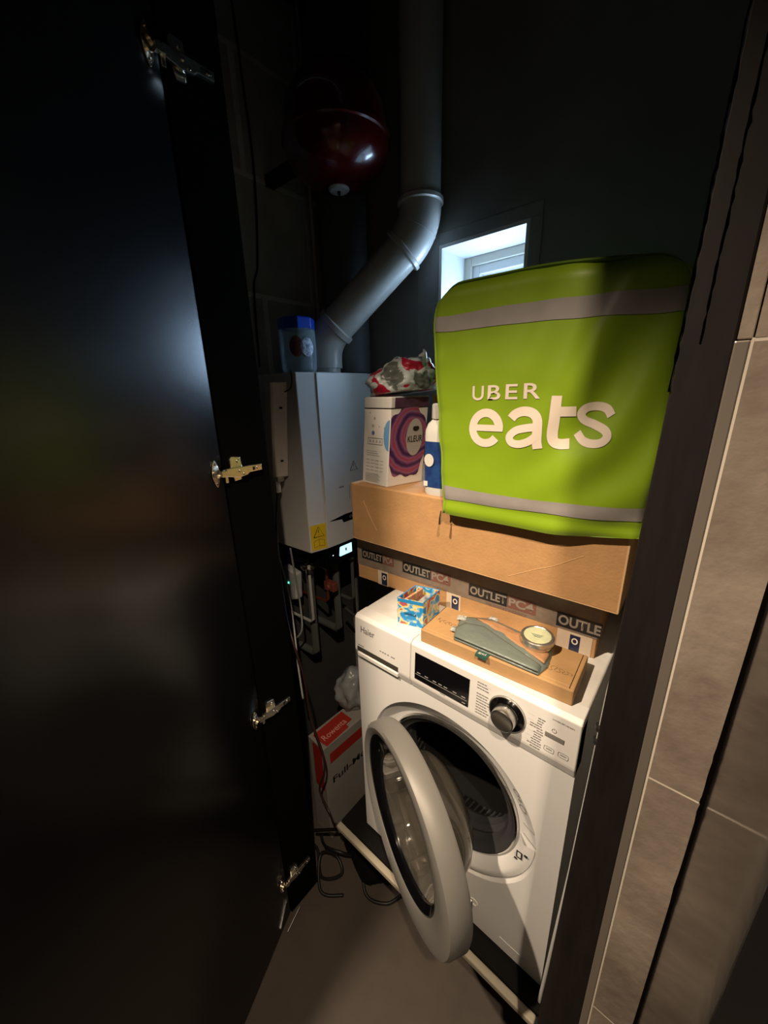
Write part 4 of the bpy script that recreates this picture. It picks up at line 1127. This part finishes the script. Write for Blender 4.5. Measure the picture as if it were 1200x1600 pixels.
for (a0, c0, a1, c1) in ((0.018, 0.012, 0.042, 0.018), (0.042, 0.018, 0.066, 0.012), (0.018, 0.040, 0.042, 0.046), (0.042, 0.046, 0.066, 0.040), (0.018, 0.012, 0.018, 0.040), (0.066, 0.012, 0.066, 0.040), (0.042, 0.018, 0.042, 0.046)):
    add_tube(b, [SO+cu_*a0+LV*c0+nrm*0.001, SO+cu_*a1+LV*c1+nrm*0.001], 0.0012, 5)
obj('booklet_icon', b, mat('sticker_brown', (0.30, 0.18, 0.01), 0.5), ys)
# front details (front plane x=-0.5, u=+Y, v=+Z)
GO = V((BX, 0, 0)); GU = V((0, 1, 0))
b = bm_new(); add_prism(b, [(0.352, 0.925), (0.445, 0.936), (0.56, 0.936), (0.56, 0.900), (0.432, 0.900), (0.425, 0.917)], GO, GU, LV, (1, 0, 0), 0.0012)
hd = obj('handle_slot', b, m_black, shell)
text_on('CW', GO+GU*0.47+LV*0.912, GU, LV, 0.03, 0.012, m_pale, hd, lift=0.0018)
b = bm_new(); tri(b, GO, GU, LV, 0.512, 1.142, 0.022, 0.0006); add_box(b, BX, BX+0.0008, 0.478, 0.4795, 1.00, 1.06); quad_on(b, GO, GU, LV, 0.42, 0.448, 1.058, 1.064, 0.0003, 0.0002)
obj('embossed_marks', b, m_greyp, shell)
b = bm_new(); add_hex(b, [(-0.78, 0.30, 0.70), (-0.525, 0.335, 0.70), (-0.525, 0.66, 0.70), (-0.78, 0.66, 0.70)], [(-0.78, 0.28, 0.800), (-0.512, 0.335, 0.804), (-0.512, 0.67, 0.804), (-0.78, 0.67, 0.80)])
cb_ = obj('control_box', b, m_black, bo, bevel=0.004)
b = bm_new(); add_prism(b, [(0.414, 0.738), (0.489, 0.738), (0.489, 0.786), (0.419, 0.786), (0.414, 0.781)], (-0.5225, 0, 0), GU, LV, (1, 0, 0.0), 0.008); lc = obj('boiler_display', b, m_lcd, cb_, bevel=0.001)
b = bm_new(); quad_on(b, (-0.5143, 0, 0), GU, LV, 0.446, 0.456, 0.755, 0.770, 0.0, 0.0003); obj('display_icon', b, m_pale, lc)
b = bm_new(); add_box(b, -0.522, -0.5165, 0.372, 0.376, 0.754, 0.758); obj('status_light', b, m_wled, cb_)

# pipes and valves under the boiler
for i, (x, y, z0, mm, r, lab) in enumerate((
    (-0.62, 0.312, 0.42, m_wcable, 0.007, 'thin pale pipe under the boiler, nearest the door jamb'),
    (-0.60, 0.395, 0.50, m_copper, 0.0075, 'copper pipe with a red valve under the boiler'),
    (-0.62, 0.470, 0.30, m_duct, 0.019, 'thick grey pipe under the boiler beside the copper one'),
    (-0.67, 0.350, 0.20, m_duct, 0.019, 'thick dark grey pipe behind the copper one under the boiler'),
    (-0.58, 0.545, 0.45, m_duct, 0.009, 'thin grey pipe under the boiler display'))):
    t = thing('boiler_pipe', lab, 'pipe', (x, y, z0), group='pipes under the boiler')
    b = bm_new(); add_tube(b, [(x, y, 0.70), (x, y, z0), (x-0.02, y, z0-0.02), (XL+0.01, y, z0-0.03)], r, 12); obj('pipe_run', b, mm, t, smooth=True)
    b = bm_new(); add_lathe(b, [(0, 0), (r*1.9, 0), (r*2.1, 0.006), (r*2.1, 0.020), (r*1.9, 0.026), (0, 0.026)], Matrix.Translation((x, y, 0.660)), 8); obj('pipe_nut', b, m_nickel if i != 2 else m_duct, t)
b = bm_new(); add_box(b, -0.625, -0.555, 0.392, 0.425, 0.545, 0.590); add_tube(b, [(-0.59, 0.38, 0.567), (-0.59, 0.44, 0.567)], 0.016, 12)
tag(obj('red_valve', b, mat('red_brown_valve', (0.16, 0.04, 0.03), 0.5), bevel=0.006), 'dull red valve on the copper pipe under the boiler', 'valve')
# filling loop
b = bm_new(); add_tube(b, smoothpath([(-0.60, 0.50, 0.40), (-0.56, 0.56, 0.33), (-0.58, 0.66, 0.36), (-0.64, 0.70, 0.42)], 8), 0.009, 10)
tag(obj('filling_hose', b, mat('braided_hose', (0.12, 0.12, 0.12), 0.35, metal=0.6), smooth=True), 'dim braided hose curling below the boiler pipes', 'hose')

# white transmitter box with green light
tr = thing('wireless_module', 'small pale box with a green light below the boiler', 'control box', (-0.76, 0.30, 0.53))
b = bm_new(); add_hex(b, [(-0.815, 0.290, 0.46), (-0.712, 0.290, 0.50), (-0.712, 0.330, 0.50), (-0.815, 0.330, 0.46)], [(-0.800, 0.290, 0.655), (-0.700, 0.290, 0.640), (-0.700, 0.330, 0.640), (-0.800, 0.330, 0.655)])
obj('module_case', b, mat('dim_white_plastic', (0.42, 0.44, 0.43), 0.5, var=0.1, scale=30), tr, bevel=0.008, seg=3)
b = bm_new(); add_lathe(b, [(0, 0.004), (0.004, 0.003), (0.005, 0)], Matrix.Translation((-0.760, 0.2895, 0.578)) @ Matrix.Rotation(R(90), 4, 'X'), 14); obj('green_light', b, m_led, tr)

# white slotted box hung in front of the boiler side
cbx = thing('cable_box', 'tall off-white plastic cable box hanging against the side of the boiler', 'cable box', (-0.57, 0.22, 1.12))
b = bm_new()
bot = [(-0.715, 0.215), (-0.645, 0.196), (-0.636, 0.204), (-0.612, 0.245), (-0.616, 0.251), (-0.715, 0.251)]
top = [(x+0.050, y) for x, y in bot]
add_hex(b, [(x, y, 1.128) for x, y in bot], [(x, y, 1.492) for x, y in top])
cb1 = obj('box_cover', b, mat('warm_white_plastic', (0.78, 0.66, 0.58), 0.6, var=0.05, scale=80, bump=0.1, bscale=90), cbx, bevel=0.004, seg=3)
b = bm_new()
for z in (1.395, 1.190):
    tx = 0.050*(z-1.128)/0.364; o_ = V((-0.636+tx, 0.204, z)); u_ = V((0.024, 0.041, 0)).normalized()
    quad_on(b, o_, u_, (0, 0, 1), 0.020, 0.032, 0.0, 0.016, 0.0002, 0.0008)
obj('slot', b, m_ink, cb1)
b = bm_new(); add_box(b, -0.668, -0.625, 0.205, 0.235, 1.108, 1.128); obj('connector', b, m_nickel, cbx, bevel=0.003)
b = bm_new(); add_box(b, -0.668, -0.645, 0.206, 0.228, 1.060, 1.108); obj('cable_label', b, m_bottle, cbx, bevel=0.001)
text_on('A4', (-0.628, 0.1995, 1.070), (0, 0, 1), (-1, 0, 0), 0.018, 0.010, m_ink, cbx) if False else None
b = bm_new(); add_tube(b, smoothpath([(-0.575, 0.24, 1.455), (-0.540, 0.245, 1.47), (-0.530, 0.248, 1.50), (-0.535, 0.250, 1.53)], 8), 0.0025, 8); obj('upper_cable', b, m_cable, cbx, smooth=True)

# cables
def cable(pts, r, mm, label, name='cable', k=8, group=None):
    b = bm_new(); add_tube(b, smoothpath(pts, k), r, 8); return tag(obj(name, b, mm, smooth='all'), label, 'cable', group)
cable([(-0.655, 0.215, 1.06), (-0.62, 0.17, 0.93), (-0.52, 0.10, 0.78), (-0.40, 0.03, 0.66), (-0.33, 0.0, 0.60), (-0.287, 0.0, 0.468), (-0.273, 0.0, 0.303), (-0.217, 0.0, 0.158), (-0.222, 0.0, 0.060), (-0.262, 0.0, -0.060), (-0.211, 0.0, -0.136), (-0.15, -0.03, -0.10), (-0.10, -0.055, -0.03)], 0.0042, mat('dark_red_cable', (0.035, 0.014, 0.012), 0.4), 'dark cable hanging from the cable box down over the red and white carton')
cable([(-0.76, 0.245, 0.98), (-0.765, 0.245, 0.80), (-0.74, 0.25, 0.68), (-0.66, 0.22, 0.56), (-0.56, 0.16, 0.46), (-0.50, 0.12, 0.36), (-0.46, 0.10, 0.20)], 0.004, m_wcable, 'pale cable hanging past the small box with the green light')
cable([(-0.675, 0.262, 0.79), (-0.675, 0.275, 0.60), (-0.67, 0.28, 0.50), (-0.62, 0.24, 0.40), (-0.66, 0.22, 0.345), (-0.73, 0.24, 0.33)], 0.0045, mat('grey_cable', (0.22, 0.23, 0.23), 0.4), 'grey cable running down between the green-lit small box and the copper pipe')
cable([(-0.812, 0.350, 2.80), (-0.812, 0.362, 2.56), (-0.812, 0.372, 2.25), (-0.812, 0.345, 1.95), (-0.812, 0.315, 1.85), (-0.812, 0.30, 1.56)], 0.004, m_cable, 'black cable running down the concrete block wall above the boiler')
# tangle on the floor
for i, (pts, lab) in enumerate((
    ([(-0.42, -0.02, -0.49), (-0.33, 0.0, -0.46), (-0.24, -0.05, -0.48), (-0.17, 0.0, -0.45), (-0.22, 0.02, -0.42), (-0.29, -0.01, -0.45), (-0.21, -0.08, -0.492), (-0.13, -0.03, -0.492)], 'coiled black cable on the floor at the foot of the jamb'),
    ([(-0.36, 0.05, -0.48), (-0.26, 0.0, -0.38), (-0.18, 0.02, -0.36), (-0.14, 0.08, -0.44), (-0.06, 0.03, -0.49), (0.02, 0.06, -0.49), (0.05, 0.12, -0.49)], 'black cable looping over the floor below the shelf'),
    ([(-0.30, -0.02, -0.30), (-0.24, 0.0, -0.26), (-0.16, 0.02, -0.20), (-0.11, 0.0, -0.12), (-0.10, -0.03, -0.06)], 'black cable rising from the floor tangle to the shelf'))):
    cable(pts, 0.006, m_cable, lab)
# dark crumpled sheet below the shelf, left
b = bm_new(); bmesh.ops.create_icosphere(b, subdivisions=4, radius=1.0)
for v in b.verts:
    c = v.co.copy(); k = 1+0.35*noise.noise(c*1.8+V((5, 0, 0)))+0.12*noise.noise(c*5)
    v.co = V((-0.125+c.x*k*0.125, 0.135+c.y*k*0.085, max(FL+0.001, -0.39+c.z*k*0.15)))
tag(obj('bin_bag', b, m_tarp, smooth='all'), 'dark crumpled plastic bag on the floor under the cables', 'bag')
b = bm_new(); add_tube(b, [(-0.214, -0.240, -0.497), (-0.226, -0.170, -0.470)], 0.0025, 6)
tag(obj('metal_strip', b, m_chrome), 'thin bright metal strip on the floor at the foot of the jamb', 'strip')

# red and white carton
fb, fbb, fu, fn = carton('appliance_carton', 'white carton with red bands standing between washing machine and door jamb', (-0.432, 0.086, 0), (0.106, -0.004, 0), 0.106, 0.40, FL, 0.028, m_boxwhite, bevel=0.003)
RO = V((-0.326, 0.082, FL)); RU = fn
b = bm_new()
quad_on(b, RO, RU, LV, 0.030, 0.40, 0.425, 0.480, 0.0006, 0.0003)
quad_on(b, V((-0.432, 0.086, FL)), fu, LV, 0.030, 0.092, 0.28, 0.52, 0.0006, 0.0003)
quad_on(b, V((-0.326, 0.082, 0.028)), V((-1, 0, 0)), (0, -1, 0), -0.0, 0.09, -0.15, -0.02, 0.0006, 0.0003)
add_box(b, -0.415, -0.345, 0.10, 0.27, 0.0284, 0.0288)
rb = obj('red_band', b, m_pinkred, fbb)
text_on('Rowenta', RO+RU*0.045+LV*0.435, RU, LV, 0.24, 0.038, mat('pink_print', (0.62, 0.30, 0.26), 0.5), rb)
text_on('Full-Mo', RO+RU*0.036+LV*0.306, RU, LV, 0.200, 0.036, m_ink, fbb, offset=0.02)
text_on('Rowenta', V((-0.352, 0.115, 0.0288)), (0, 1, 0), (-1, 0, 0), 0.13, 0.03, bpy.data.materials['pink_print'], rb)
# pale plastic bag on top of it
b = bm_new(); bmesh.ops.create_icosphere(b, subdivisions=4, radius=1.0)
for v in b.verts:
    c = v.co.copy(); k = 1+0.25*noise.noise(c*2.2)+0.14*abs(noise.noise(c*6))
    v.co = V((-0.40+c.x*k*0.085, 0.36+c.y*k*0.10, max(0.0295, 0.115+c.z*k*0.10)))
tag(obj('plastic_bag', b, mat('pale_plastic_film', (0.22, 0.23, 0.23), 0.3, bump=0.5, bscale=14), smooth='all'), 'dim pale plastic bag lying on the red and white carton', 'bag')

# ================================================================== JAR ON THE BOILER
jr = thing('plastic_jar', 'clear plastic jar with blue hexagonal lid standing on the boiler', 'jar', (-0.566, 0.330, 1.5255))
JC = (-0.580, 0.327, 1.5255)
b = bm_new()
add_lathe(b, [(0.0, 0.002), (0.060, 0.0), (0.069, 0.010), (0.069, 0.040), (0.071, 0.050), (0.071, 0.125), (0.070, 0.132), (0.070, 0.145), (0.066, 0.152), (0.061, 0.158), (0.061, 0.172)], Matrix.Translation(JC), 10)
jb = obj('jar_body', b, m_pet, jr, bevel=0.004, smooth=True)
b = bm_new(); add_lathe(b, [(0.0, 0.187), (0.065, 0.190), (0.069, 0.186), (0.069, 0.150), (0.063, 0.150)], Matrix.Translation(JC) @ Matrix.Rotation(R(12), 4, 'Z'), 8)
obj('jar_lid', b, m_blue, jr, bevel=0.003, seg=3)
def jar_patch(a0, a1, z0, z1, r, mm, name, rag=0):
    b = bm_new(); n = 12; rows = []
    for i in range(n+1):
        a = R(a0+(a1-a0)*i/n); s = math.sin(PI*i/n)**0.5 if rag else 1
        zc = (z0+z1)/2; hh = (z1-z0)/2*max(0.15, s)
        rows.append([b.verts.new((JC[0]+rr_*math.cos(a), JC[1]+rr_*math.sin(a), JC[2]+z)) for rr_, z in ((r, zc-hh), (r, zc+hh), (r+0.001, zc+hh), (r+0.001, zc-hh))])
    for i in range(n):
        for k in range(4): b.faces.new((rows[i][k], rows[i+1][k], rows[i+1][(k+1) % 4], rows[i][(k+1) % 4]))
    obj(name, b, mm, jb, smooth=True)
jar_patch(-62, -22, 0.052, 0.124, 0.0716, m_petbrown, 'hazelnut_print', 1)
jar_patch(-30, 12, 0.054, 0.118, 0.0716, m_petwhite, 'jar_print', 1)

# ================================================================== FLUE
fl = thing('flue_pipe', 'thick grey-white flue pipe rising from the boiler and bending up the back wall', 'flue pipe', (-0.62, 0.45, 1.525))
fr_ = 0.078
A0, A1 = V((-0.600, 0.476, 1.5255)), V((-0.600, 0.476, 1.640))
B0, B1 = V((-0.258, 0.672, 2.000)), V((-0.258, 0.672, 2.82))
d = (B0-A1).normalized()
def bend(c, d0, d1, r, k=8, L=0.07):
    p0, p2 = c-d0*L, c+d1*L
    return [(1-t)**2*p0 + 2*t*(1-t)*c + t*t*p2 for t in [i/k for i in range(k+1)]]
up_ = V((0, 0, 1))
b = bm_new(); add_tube(b, [A0, A0+up_*0.07], 0.062, 40); obj('boiler_outlet', b, m_pipe, fl, smooth=True)
b = bm_new(); e1 = bend(A1+up_*0.01, up_, d, fr_, 10, 0.075)
add_tube(b, [A0+up_*0.02]+e1, fr_*0.90, 40); lowe = obj('lower_elbow', b, m_pipe, fl, smooth=True)
b = bm_new()
p = e1[-1]; add_tube(b, [p-d*0.012, p-d*0.008, p+d*0.012, p+d*0.016], fr_, 40, radii=[fr_*0.93, fr_*1.02, fr_*1.02, fr_*0.93]); obj('elbow_socket', b, m_pipe, lowe, smooth=True)
b = bm_new(); e2 = bend(B0, d, up_, fr_, 12, 0.085)
add_tube(b, [e1[-1], e2[0]], fr_*0.88, 40); obj('sloping_pipe', b, m_pipe, fl, smooth=True)
b = bm_new(); add_tube(b, e2, fr_*0.97, 40); upe = obj('upper_elbow', b, m_pipe, fl, smooth=True)
b = bm_new()
for p, dd in ((e2[0], d), (e2[-1], up_)):
    add_tube(b, [p-dd*0.010, p-dd*0.006, p+dd*0.006, p+dd*0.010], fr_, 40, radii=[fr_*0.97, fr_*1.05, fr_*1.05, fr_*0.97])
m_ = len(e2)//2; dd = (e2[m_+1]-e2[m_-1]).normalized(); add_tube(b, [e2[m_]-dd*0.002, e2[m_]+dd*0.002], fr_*0.985, 40)
obj('elbow_collar', b, m_pipe, upe, smooth=True)
b = bm_new(); add_tube(b, [e2[-1], B1], fr_*0.92, 40); obj('vertical_pipe', b, m_pipe, fl, smooth=True)
# dark duct in the corner
b = bm_new(); add_tube(b, [(-0.640, 0.658, 1.53), (-0.640, 0.658, 2.84)], 0.098, 40)
tag(obj('corner_duct', b, m_duct, smooth=True), 'wide dark grey vertical duct in the corner behind the flue', 'duct')
b = bm_new(); add_tube(b, [(-0.765, 0.60, 1.53), (-0.765, 0.60, 2.84)], 0.008, 10)
tag(obj('thin_pipe', b, m_wcable, smooth=True), 'thin pale vertical pipe on the wall beside the dark duct', 'pipe')

# red expansion vessel
ev = thing('expansion_vessel', 'dark red round expansion vessel hanging high above the boiler', 'expansion vessel', (-0.55, 0.48, 2.14))
EM = Matrix.Translation((-0.430, 0.440, 2.105))
b = bm_new()
pr = [(0.0, 0.0)]
for i in range(1, 13):
    a = PI/2*i/12; pr.append((0.170*math.sin(a), 0.105-0.105*math.cos(a)))
pr += [(0.172, 0.115), (0.178, 0.118), (0.178, 0.130), (0.172, 0.133)]
for i in range(0, 12):
    a = PI/2*(1-i/12); pr.append((0.170*math.sin(a), 0.160+0.16*math.cos(a)))
pr.append((0.0, 0.32))
add_lathe(b, pr, EM, 64); obj('vessel_shell', b, m_red, ev, smooth=True)
b = bm_new(); add_lathe(b, [(0, -0.006), (0.030, -0.006), (0.036, 0.0), (0.034, 0.006), (0, 0.006)], EM, 32); vc = obj('valve_plate', b, mat('pale_valve_plate', (0.38, 0.38, 0.36), 0.5), ev, smooth=True)
b = bm_new(); add_lathe(b, [(0, -0.016), (0.005, -0.016), (0.006, -0.006)], EM, 16); obj('valve_stem', b, m_blackm, vc)
b = bm_new(); add_box(b, XL+0.001, -0.60, 0.42, 0.46, 2.22, 2.26); obj('wall_bracket', b, m_blackm, ev, bevel=0.003)

# downlight fittings in the hall ceiling
for (P_, W_), lab in zip(LAMPS, ('round recessed ceiling downlight in front of the closet, nearer the hinged black door', 'round recessed ceiling downlight in front of the closet, nearer the tiled pier')):
    dl = thing('downlight', lab, 'lamp', (P_.x, P_.y, 2.48))
    b = bm_new(); add_lathe(b, [(0.048, 0.06), (0.048, 0.0), (0.075, 0.0), (0.075, -0.004), (0.046, -0.004), (0.046, 0.06)], Matrix.Translation((P_.x, P_.y, 2.48)), 40, close=True); obj('lamp_ring', b, m_reveal, dl, smooth=True)
